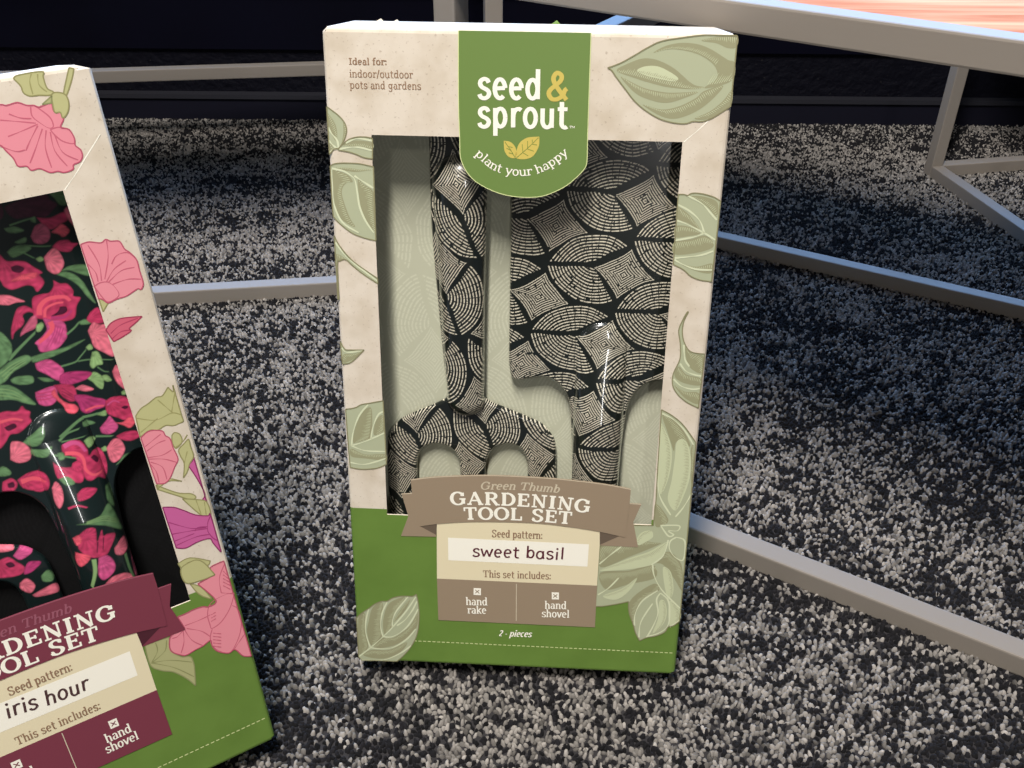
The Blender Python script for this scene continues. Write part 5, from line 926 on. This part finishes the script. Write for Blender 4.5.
def lattice(X, Y, o, scale, rot, dark, lightc, fine=1.0, weight=.64):
    """repeat of one drawn motif: a diamond of nested rings and two half-round leaves that open towards it"""
    ca, sa = math.cos(R(rot)), math.sin(R(rot))
    x = (X - o[0]) / scale; y = -(Y - o[1]) / scale
    x, y = x * ca + y * sa, -x * sa + y * ca
    x = x + 7 * (vnoise(X / 9 + 20, Y / 9 + 20, 21) - .5); y = y + 7 * (vnoise(X / 9 + 70, Y / 9 + 70, 22) - .5)
    A, B = np.array((275., -87.)), np.array((-51., 240.))
    det = A[0] * B[1] - A[1] * B[0]; s = (x * B[1] - y * B[0]) / det; q = (A[0] * y - A[1] * x) / det
    s0, q0 = np.round(s), np.round(q)
    f = np.full(len(X), -1.0)
    nz = vnoise(X / 1.1 + 50, Y / 1.1 + 50, 8)
    leaves = (((-246., -36.), (10., -96.), 62., 1), ((-250., -21.), (-36., 94.), 56., -1))
    for i in (-1, 0, 1):
        for j in (-1, 0, 1):
            dx = x - (s0 + i) * A[0] - (q0 + j) * B[0]; dy = y - (s0 + i) * A[1] - (q0 + j) * B[1]
            # skewed diamond: half axes (95,18) and (-20,80)
            d2 = 95 * 80 - 18 * -20; a_ = (dx * 80 + dy * 20) / d2; b_ = (95 * dy - 18 * dx) / d2
            d = (np.abs(a_) ** .84 + np.abs(b_) ** .84) ** (1 / .84) / 1.06
            k = d < .98
            f = np.where(k, np.cos(2 * np.pi * (d / (.128 / fine) + .5)), f)
            for P, Q, sg, side in leaves:
                P = np.array(P); Q = np.array(Q); ch = Q - P; L = np.hypot(*ch); ux = ch / L; n = np.array((ux[1], -ux[0])) * side
                r = L * L / (8 * sg) + sg / 2; c = (P + Q) / 2 + n * (sg - r)
                h = (dx - P[0]) * n[0] + (dy - P[1]) * n[1]; rad = np.hypot(dx - c[0], dy - c[1])
                k = h > 0
                if side < 0:      # this leaf wraps the left corner of the diamond
                    k |= (dy > -22 + .02 * (dx + 240)) & (dx < -103 + (dy + 20) * .62) & (dx > -248)
                else:
                    k |= (dy < np.where(dx < -106, -37, -37 - (dx + 106) * .52)) & (dx > -244)
                k &= rad < r
                an = np.arctan2(dy - c[1], dx - c[0]) * r
                g = np.cos(2 * np.pi * ((r - rad) / (10.2 / fine) + .5))
                g = np.where(np.abs((an / 27) % 1 - .5) < .06, g - 1.1, g)
                f = np.where(k, g, f)
    f = f - .7 * (nz < .16)
    w = np.clip((f + .35 - weight) / .55, 0, 1)[:, None]
    C = np.ones((len(X), 4)); C[:, :3] = dark * (1 - w) + lightc * w
    return C
def basil_shovel(X, Y): return lattice(X, Y, (54.2, 253.5), .1675, 0, DARK, CREAM)
def basil_rake(X, Y): return lattice(X, Y, (-45.5, 257.3), .168, -112, DARK, CREAM)
FCOL = {'wine': (76, 26, 50), 'rose': (188, 58, 96), 'mauve': (192, 92, 120), 'coral': (230, 92, 112), 'pink': (226, 116, 136), 'magenta': (178, 58, 112), 'orchid': (204, 84, 136), 'leaf': (98, 134, 92), 'lime': (138, 172, 114)}
def floral_raster():
    st = .3; x0, z0 = -90.0, 40.0; W, H = int(185 / st), int(330 / st)
    img = np.zeros((H, W, 3)); img[:] = (lin(20), lin(33), lin(33))
    yy, xx = np.mgrid[0:H, 0:W]; xx = x0 + xx * st; yy = z0 + yy * st
    def fill(poly, c, streak):
        P = np.array(poly); a = np.maximum(((P.min(0) - (x0, z0)) / st).astype(int) - 1, 0); b = ((P.max(0) - (x0, z0)) / st).astype(int) + 2
        b = np.minimum(b, (W, H))
        if b[0] <= a[0] or b[1] <= a[1]: return
        sl = (slice(a[1], b[1]), slice(a[0], b[0])); X, Y = xx[sl], yy[sl]
        s, _, _ = sdf(poly, X, Y); cov = np.clip(.5 - s / st, 0, 1)[..., None]
        col = np.array([lin(v) for v in c])
        k = np.ones(X.shape)
        if streak:
            ctr = P[0] * .7 + P.mean(0) * .3; an = np.arctan2(Y - ctr[1], X - ctr[0]); r = np.hypot(X - ctr[0], Y - ctr[1])
            k = 1 + .13 * np.sin(an * 17 + r * .25) + .16 * np.clip(r / (r.max() + 1e-6) - .4, -1, 1)
            k = (k + .5 * (vnoise(X / 2.4 + 9, Y / 1.3 + 9, 31) - .5)) * np.where((s > -.5), .76, 1)
        img[sl] = img[sl] * (1 - cov) + (col * k[..., None]) * cov
    items = [(c, w, p) for c, w, p in FLORAL]
    # the print repeats: the motifs seen beside the window edge come again further along the tool
    for dx, dz in ((-62, 26), (-60, -96), (0, -118), (-92, 84), (8, 96), (-30, 112), (-112, -30)):
        for c, w, p in items: one(fill, c, w, [(x + dx, z + dz) for x, z in p])
    fill(VIS, (20, 33, 33), False)
    for c, w, p in items: one(fill, c, w, p)
    return img, x0, z0, st
def one(fill, c, w, p):
    if w == 'f': fill(smooth(p, (0,), True, 4), FCOL[c], True)
    else:
        q = smooth(p, (), False, 5); n = len(q); qs = ribbon(q, [2 * w * (1.15 - .5 * i / n) for i in range(n)])
        fill([a[0] for a in qs] + [qs[-1][1]] + [a[3] for a in qs[::-1]], FCOL[c], False)
IMG, IX, IZ, IST = floral_raster()
def floral(X, Y):
    H, W = IMG.shape[:2]; u = np.clip((X - IX) / IST, 0, W - 1.01); v = np.clip((Y - IZ) / IST, 0, H - 1.01)
    i = u.astype(int); j = v.astype(int); fu = (u - i)[:, None]; fv = (v - j)[:, None]
    c = (IMG[j, i] * (1 - fu) + IMG[j, i + 1] * fu) * (1 - fv) + (IMG[j + 1, i] * (1 - fu) + IMG[j + 1, i + 1] * fu) * fv
    C = np.ones((len(X), 4)); C[:, :3] = c; return C
def mirror_poly(L, ax):
    return L + [(2 * ax - x, z) for x, z in L[::-1]]
AX = 44.3
sh_l = smooth(TOOL['shovel_L'], (), False, 4)
blade = mirror_poly([(AX, 372), (AX - 14, 368), (AX - 32, 356), (AX - 45, 340)] + sh_l[:-2] + [(30.6, 128)], AX)
handle_s = mirror_poly([(AX, 137), (30.5, 137), (30.3, 110), (28.6, 80), (27.4, 50), (28.8, 24), (33, 14), (40, 10.5)], AX)
def cap_bulge(X, Y, p, q, r0, r1, amp0, amp1):
    dx, dy = q[0] - p[0], q[1] - p[1]; l2 = dx * dx + dy * dy; t = np.clip(((X - p[0]) * dx + (Y - p[1]) * dy) / l2, 0, 1)
    d = np.hypot(X - p[0] - t * dx, Y - p[1] - t * dy); r = r0 + (r1 - r0) * t; a = amp0 + (amp1 - amp0) * t
    return a * np.sqrt(np.clip(1 - (d / r) ** 2, 0, 1))
def shovel_y(X, Y, D):
    plate = 20.0 - 2.2 * (1 - ((X - AX) / 53) ** 2)
    b = np.where(Y > 168, cap_bulge(X, Y, (AX, 211), (AX, 168), 14.0, 14.4, 3.5, 12.0), cap_bulge(X, Y, (AX, 168), (AX, 120), 14.4, 14.6, 12.0, 11.5))
    rim = 1.6 * (1 - np.clip(D / 1.6, 0, 1)) ** 2
    return (plate - b + rim) / 1000
def handle_y(X, Y, D):
    hw = np.interp(Y, [10, 20, 50, 80, 110, 137], [3, 14, 17, 16, 14.2, 14.4])
    return (17.8 - 11.5 * np.sqrt(np.clip(1 - ((X - AX) / (hw + .2)) ** 2, 0, 1)) * np.clip((Y - 9) / 6, 0, 1) ** .5 + 1.0 * (1 - np.clip(D, 0, 1)) ** 2) / 1000
RK = smooth(TOOL['rake'][1:-1], (), False, 3)
ri = [i for i, p in enumerate(RK) if p[1] > 186]
i0 = max(i for i in ri if i < len(RK) / 2); i1 = min(i for i in ri if i > len(RK) / 2)
rake_head = [RK[i0 - 2], ] + RK[i0 - 1:i1 + 2] + [RK[i1 + 2]]
rake_handle = [(-44, 364), (-47.5, 361), (-50, 355)] + RK[:i0 - 1] + [(-42.9, 184), (-21.9, 184)] + RK[i1 + 2:] + [(-20.4, 355), (-23, 361), (-27, 364)]
def rake_y(X, Y, D):
    b = cap_bulge(X, Y, (-34.5, 300), (-32.4, 176), 15.6, 11.2, 11.5, 7.0)
    return (20.5 - b + 1.8 * (1 - np.clip(D / 1.8, 0, 1)) ** 2) / 1000

# ------------------------------------------------------------------ carton boxes
BW, BH, BD = .100, .3781, .070
WX, WZ0, WZ1, GZ = .0777, .1076, .3273, .1113
LAYER = {'base': -.00008, 'shade': -.00012, 'light': -.00016, 'vein': -.0002, 'edge': -.00024}
def carton(root, bulge=False):
    mb = MB(); pm, gm, im, em = M['paper'], M['green'], M['inner'], M['edgeboard']
    b = .0024
    # front, folded from one sheet: rounded outer fold, window with a cut edge
    def ring(z0, z1, m):  # front face with the strip between z0 and z1 around the window
        x = BW - b
        zs = sorted({z0, z1, *[z for z in (WZ0, WZ1) if z0 < z < z1]})
        for a, c in zip(zs[:-1], zs[1:]):
            if a >= WZ0 and c <= WZ1:
                for s in ((-x, -WX), (WX, x)): mb.face([(s[0], 0, a), (s[1], 0, a), (s[1], 0, c), (s[0], 0, c)], m)
            else:
                mb.face([(-x, 0, a), (x, 0, a), (x, 0, c), (-x, 0, c)], m)
        # rounded folds and side walls
        for s in (-1, 1):
            pr = [(BW - b + b * math.sin(R(t)), b - b * math.cos(R(t))) for t in (0, 30, 60, 90)] + [(BW, BD - b)] + [(BW - b + b * math.sin(R(t)), BD - b - b * math.cos(R(t))) for t in (120, 150, 180)]
            for (xa, ya), (xb, yb) in zip(pr[:-1], pr[1:]):
                q = [(s * xa, ya, z0), (s * xb, yb, z0), (s * xb, yb, z1), (s * xa, ya, z1)]
                mb.face(q if s > 0 else q[::-1], m)
        mb.face([(x, BD, z0), (-x, BD, z0), (-x, BD, z1), (x, BD, z1)], m)
    ring(b, GZ, gm); ring(GZ, BH - b, pm)
    # closed ends
    for z, m, s in ((0, gm, -1), (BH, pm, 1)):
        zi = b if s < 0 else BH - b
        st = [(zi + s * b * math.sin(R(t)), b - b * math.cos(R(t))) for t in (0, 30, 60, 90)]
        x = BW - b
        for (za, ya), (zb, yb) in zip(st[:-1], st[1:]):
            q = [(-x, ya, za), (x, ya, za), (x, yb, zb), (-x, yb, zb)]; mb.face(q if s > 0 else q[::-1], m)
            q = [(x, BD - ya, za), (-x, BD - ya, za), (-x, BD - yb, zb), (x, BD - yb, zb)]; mb.face(q if s > 0 else q[::-1], m)
        q = [(-x, b, z), (x, b, z), (x, BD - b, z), (-x, BD - b, z)]; mb.face(q if s > 0 else q[::-1], m)
        for sx in (-1, 1):
            q = [(sx * x, b, z), (sx * BW, b, zi), (sx * BW, BD - b, zi), (sx * x, BD - b, z)]; mb.face(q if sx * s > 0 else q[::-1], m)
            q = [(sx * x, 0, zi), (sx * BW, b, zi), (sx * x, b, z)]; mb.face(q if sx * s > 0 else q[::-1], m)
            q = [(sx * x, BD, zi), (sx * BW, BD - b, zi), (sx * x, BD - b, z)]; mb.face(q if sx * s < 0 else q[::-1], m)
    # window cut edge and inside faces
    t = .0009
    loop = [(-WX, WZ0), (WX, WZ0), (WX, WZ1), (-WX, WZ1)]
    for i in range(4):
        a, c = loop[i], loop[(i + 1) % 4]
        mb.face([(c[0], 0, c[1]), (a[0], 0, a[1]), (a[0], t, a[1]), (c[0], t, c[1])][::-1], em)
    xi, zi = BW - .0015, BH - .0015
    out = [(-xi, .0015), (xi, .0015), (xi, zi), (-xi, zi)]
    for i in range(4):
        a, c, e, f = loop[i], loop[(i + 1) % 4], out[(i + 1) % 4], out[i]
        mb.face([(a[0], t, a[1]), (c[0], t, c[1]), (e[0], t, e[1]), (f[0], t, f[1])][::1], im)
        mb.face([(f[0], t, f[1]), (e[0], t, e[1]), (e[0], BD - .0015, e[1]), (f[0], BD - .0015, f[1])], im)
    mb.face([(x, BD - .0015, z) for x, z in out], im)
    if bulge:    # the sides of this box belly out towards its middle and top
        mb.v = [(x + math.copysign(.0038, x) * min(1, max(0, (z - .02) / .2)) if abs(x) > BW - b * .6 else x, y, z) for x, y, z in mb.v]
    mb.build('carton', root)
    # glued mitre fold beside the window, its highlight painted as a pale stroke
    mb = MB(); put_stroke(mb, SHAPE['crease'], .55, -.00006, M['white']); mb.build('glue_seam_highlight', root)
    if not bulge:   # scuffed paper along the rear edge of the top flap
        for x, w_, h_, m in ((-.0835, .004, .0013, pm), (-.0745, .003, .001, pm), (.0125, .005, .002, gm)):
            mb = MB(); p = [(x - w_ / 2, BD - .003, BH), (x + w_ / 2, BD - .003, BH), (x + w_ * .1, BD - .0024, BH + h_)]; q = [(a, b_ + .0005, c) for a, b_, c in p]
            mb.face(p, m); mb.face(q[::-1], m)
            for i in range(3): mb.face([p[i - 1], q[i - 1], q[i], p[i]][::-1], m)
            mb.build('torn_edge', root, weld=1e-6)
def prints(root, kind):
    A = kind == 'A'
    groups = {}
    for it in (ART_A if A else ART_B): groups.setdefault(it[0], []).append(it)
    for n, (key, items) in enumerate(groups.items()):
        mb = MB(); k = 0; flower = False
        for _, kd, pts, cn in items:
            k += 1
            if A:
                m = {'base': M['sage'], 'shade': M['sage_dark'], 'light': M['sage_light'], 'vein': M['sage_vein'], 'edge': M['sage_edge']}[kd]
                y = LAYER[kd] - n * 1e-6
                if kd == 'vein': put_stroke(mb, pts, 1.05, y, m)
                elif kd == 'edge':
                    s = smooth(pts, cn, True, 5); s = s + [s[0]]; put_quads(mb, ribbon(s, [.62] * len(s)), y, m)
                else:
                    put_poly(mb, smooth(pts, cn, True, 5), y, m)
                    if kd == 'shade': hatch(mb, smooth(pts, cn, True, 5), LAYER['light'] - .00001 - n * 1e-6, M['sage_light'])
                    if kd == 'light': hatch(mb, smooth(pts, cn, True, 5), LAYER['light'] - .00001 - n * 1e-6, M['sage_dark'], cover=.3)
            else:
                kd, c = kd.split(':'); y = -.00006 - k * 6e-6 - n * 1e-6
                flower |= c in ('pink', 'rose', 'magenta')
                if kd == 'vein': put_stroke(mb, pts, .6, y, M['v_' + c])
                elif kd == 'edge':
                    s = smooth(pts, cn, True, 5); s = s + [s[0]]; put_quads(mb, ribbon(s, [.6] * len(s)), y, M['e_' + c])
                else: put_poly(mb, smooth(pts, cn, True, 5), y, M['p_' + c])
        mb.build('flower_print' if flower else 'leaf_print', root)
    bandm, foldm, ghost = (M['taupe'], M['taupe_dark'], M['ghost_t']) if A else (M['plum'], M['plum_dark'], M['ghost_p'])
    # hanging green panel
    mb = MB(); put_poly(mb, smooth(SHAPE['logo'], (0, 1, 2, 13, 14, 15), True, 4), -.0004, M['green_panel'], .0009)
    put_quads(mb, ribbon(smooth(SHAPE['logo'], (), False, 3), [.4] * (3 * 15 + 1)), -.00041, M['dash'])
    logo = mb.build('logo_panel', root)
    mb = MB()
    for k in ('emblem1', 'emblem2'): put_poly(mb, smooth(SHAPE[k], (0,), True, 4), -.00048, M['gold'])
    for i in range(11): put_quads(mb, ribbon(SHAPE['emv%d' % i], [.32] * len(SHAPE['emv%d' % i])), -.00052, M['gold_dark'])
    mb.build('leaf_emblem', logo)
    # pattern label
    mb = MB(); cr, bl = SHAPE['cream'], SHAPE['block']
    cr = [(cr[0][0], 107.0), (cr[1][0], 107.0), cr[2], cr[3]]
    put_poly(mb, cr, -.0003, M['cream'], .0002); put_poly(mb, bl, -.00031, bandm, .0002)
    dv = SHAPE['divider']; put_quads(mb, ribbon(dv, [.45, .45]), -.00036, M['ghost_t'])
    lab = mb.build('pattern_label', root)
    mb = MB(); put_poly(mb, SHAPE['field'], -.00035, M['white']); mb.build('name_field', lab)
    for k in ('chk1', 'chk2'):
        mb = MB(); q = SHAPE[k]; put_poly(mb, q, -.00037, M['white'])
        (x0, z0), (x1, z1) = (min(p[0] for p in q), min(p[1] for p in q)), (max(p[0] for p in q), max(p[1] for p in q))
        cx, cz, r = (x0 + x1) / 2, (z0 + z1) / 2, (x1 - x0) * .27
        put_quads(mb, ribbon([(cx - r, cz - r), (cx + r, cz + r)], [.55, .55]), -.00042, bandm); put_quads(mb, ribbon([(cx - r, cz + r), (cx + r, cz - r)], [.55, .55]), -.00042, bandm)
        mb.build('checkbox', lab)
    # ribbon
    mb = MB()
    for k in ('rib_tl', 'rib_tr'): put_poly(mb, SHAPE[k], -.0003, bandm, .0009)
    for k in ('rib_fl', 'rib_fr'): put_poly(mb, SHAPE[k], -.00034, foldm)
    put_poly(mb, smooth(SHAPE['rib_main'], (0, 8, 10, 18), True, 4), -.0006, bandm, .0012)
    for k in ('rib_tl', 'rib_tr'):
        s = SHAPE[k]; put_quads(mb, ribbon([s[0], s[1]], [.35, .35]), -.0004, ghost)
    top = smooth(SHAPE['rib_main'][:9], (), False, 4); put_quads(mb, ribbon(top, [.35] * len(top)), -.00062, ghost)
    rib = mb.build('ribbon_banner', root)
    # lettering
    lt = {}
    for bx, s, style, path, xh, c in TEXT:
        if bx not in ('*', kind): continue
        if s in ('seed', '&', 'sprout', 'TM', 'plant your happy'): par, y = logo, -.0005
        elif s in ('Green Thumb', 'GARDENING', 'TOOL SET'): par, y = rib, -.0007
        elif s in ('Ideal for:', 'indoor/outdoor', 'pots and gardens', '2 - pieces'): par, y = root, -.00012
        else: par, y = lab, -.00045
        mb = lt.setdefault((par.name, s == '2 - pieces'), (par, MB()))[1]
        if s == 'iris hour': xh = 6.0
        put_text(mb, s, style, path, xh, y, {'ghost': ghost}.get(c) or M[c])
    for par, mb in lt.values(): mb.build('lettering', par)
    (x0, z0), (x1, z1) = SHAPE['dash']; mb = MB(); x = x0
    while x < x1 - 2:
        z = z0 + (z1 - z0) * (x - x0) / (x1 - x0); put_quads(mb, ribbon([(x, z), (x + 1.9, z)], [.55, .55]), -.00007, M['dash']); x += 2.95
    mb.build('perforation_line', root)
def insert(root, kind):
    st = .45 if kind == 'A' else .8
    xs = np.arange(-98, 98.1, st); zs = np.arange(3, 375.1, st)
    X, Z = np.meshgrid(xs, zs); W = X.shape[1]; X = X.ravel(); Z = Z.ravel()
    if kind == 'A': C = lattice(X, Z, (-52, 196), .21, 75, np.array([lin(184), lin(185), lin(163)]), np.array([lin(197), lin(198), lin(177)]), 1.0, .3)
    else: C = lattice(X, Z, (-52, 196), .21, 75, np.array([lin(9), lin(9), lin(10)]), np.array([lin(15), lin(15), lin(16)]), 1.0, .3)
    r, c = np.nonzero(np.ones((len(zs) - 1, len(xs) - 1), bool)); i = r * W + c
    F = np.stack([i, i + 1, i + 1 + W, i + W], 1)
    V = np.stack([X / 1000, np.full(len(X), .0265), Z / 1000], 1); n = len(V)
    # card thickness: back sheet and rim
    cn = [0, W - 1, n - 1, n - W]; V = np.vstack([V, V[cn] + np.array([0, .001, 0])]); C = np.vstack([C, C[cn]])
    F = np.vstack([F, [[n + 3, n + 2, n + 1, n]] + [[cn[(k + 1) % 4], cn[k], n + k, n + (k + 1) % 4] for k in range(4)]])
    me = raw_mesh('insert_card', V, F, C); me.materials.append(M['card'])
    return link('insert_card', me, root)
def tool(name, label, matrix, parts):
    o = empty(name, matrix, label, 'garden tool')
    for nm, poly, yf, cf in parts: build_tool_part(nm, o, poly, yf, cf, M['tool'])
    return o
MA = Matrix(((0.998706, 0.050416, 0.006651, 0.0037), (-0.050732, 0.978785, 0.198508, 0.4030), (0.003498, -0.198588, 0.980077, 0.0139), (0, 0, 0, 1)))
MBx = Matrix(((0.850123, -0.507536, -0.140352, -0.2208), (0.526438, 0.825439, 0.203748, 0.2960), (0.012442, -0.247097, 0.968911, 0.0144), (0, 0, 0, 1)))
# the second box scales a hair about the lens so that its rear bottom edge sits on the pile
KB = .9935
for i in range(3):
    MBx[i][3] = (MBx[i][3] - (0, 0, CAMH)[i]) * KB + (0, 0, CAMH)[i]
    for j in range(3): MBx[i][j] *= KB
boxA = empty('gardening_set_box', MA, 'tan and green window box printed with sage leaves, standing on the carpet', 'box', 'boxed garden tool sets')
boxB = empty('gardening_set_box', MBx, 'window box printed with pink flowers and a plum ribbon, holding floral tools', 'box', 'boxed garden tool sets')
for b_, k_ in ((boxA, 'A'), (boxB, 'B')): carton(b_, bulge=(k_ == 'B')); prints(b_, k_); insert(b_, k_)
tool('hand_shovel', 'black hand shovel with cream diamond line pattern inside the leaf printed box', MA, [('blade', blade, shovel_y, basil_shovel), ('handle', handle_s, handle_y, basil_shovel)])
tool('hand_rake', 'black three tined hand rake with cream line pattern inside the leaf printed box', MA, [('tined_head', rake_head, rake_y, basil_rake), ('handle', rake_handle, rake_y, basil_rake)])
tool('hand_shovel', 'hand shovel with pink iris flower print inside the pink flowered box', MBx, [('blade', blade, shovel_y, floral), ('handle', handle_s, handle_y, floral)])
tool('hand_rake', 'hand rake with pink iris flower print inside the pink flowered box', MBx, [('tined_head', rake_head, rake_y, floral), ('handle', rake_handle, rake_y, floral)])

# ------------------------------------------------------------------ light
def area(name, loc, target, sx, sy, power, color):
    l = bpy.data.lights.new(name, 'AREA'); l.shape = 'RECTANGLE'; l.size = sx; l.size_y = sy; l.energy = power; l.color = color
    o = bpy.data.objects.new(name, l); COL.objects.link(o); o.location = loc
    o.rotation_euler = (Vector(target) - Vector(loc)).to_track_quat('-Z', 'Y').to_euler(); return o
area('ceiling_light', (-.24, -.24, 2.25), (0, .45, .2), .2, .8, 78, (1, .95, .89))
area('track_light', (-.5, -1.4, 1.63), (0, .45, .2), .18, .18, 2.5, (1, .95, .88))
area('cool_glint_panel', (.1, .35, 2.7), (.1, .4, 0), .5, .5, 3, (.4, .75, 1))  # unseen cool panel added overhead for glints on the tools
area('front_highlight_strip', (.5, -2.6, 1.0), (.1, .4, .2), .10, 1.0, 9, (1, .98, .96))  # unseen strip added behind the camera for tool streaks and front fill
area('side_highlight_strip', (-2.3, -1.6, 1.1), (-.1, .4, .2), .06, 1.0, 3.5, (1, .98, .96))  # second unseen strip, added at left for streaks on the curved tools
w = bpy.data.worlds.new('world'); SC.world = w; w.use_nodes = True; nt = w.node_tree; bg = nt.nodes['Background']
tc = nt.nodes.new('ShaderNodeTexCoord'); sp = nt.nodes.new('ShaderNodeSeparateXYZ'); nt.links.new(tc.outputs['Generated'], sp.inputs[0])
def ramp(sock, a, b, lo=0., hi=1.):
    m = nt.nodes.new('ShaderNodeMapRange'); m.interpolation_type = 'SMOOTHSTEP'
    for i, v in ((1, a), (2, b), (3, lo), (4, hi)): m.inputs[i].default_value = v
    nt.links.new(sock, m.inputs[0]); return m.outputs[0]
def mul(p, q):
    m = nt.nodes.new('ShaderNodeMath'); m.operation = 'MULTIPLY'; nt.links.new(p, m.inputs[0]); nt.links.new(q, m.inputs[1]); return m.outputs[0]
# the shop window: blue daylight low over the back wall
day = mul(mul(ramp(sp.outputs['Y'], .3, .8), ramp(sp.outputs['Z'], .03, .12)), ramp(sp.outputs['Z'], .62, .95, 1., 0.))
mx = nt.nodes.new('ShaderNodeMix'); mx.data_type = 'RGBA'; mx.inputs['A'].default_value = (.05, .047, .047, 1); mx.inputs['B'].default_value = (2.7, 4.7, 8.6, 1)
nt.links.new(day, mx.inputs['Factor']); nt.links.new(mx.outputs['Result'], bg.inputs['Color']); bg.inputs['Strength'].default_value = .8
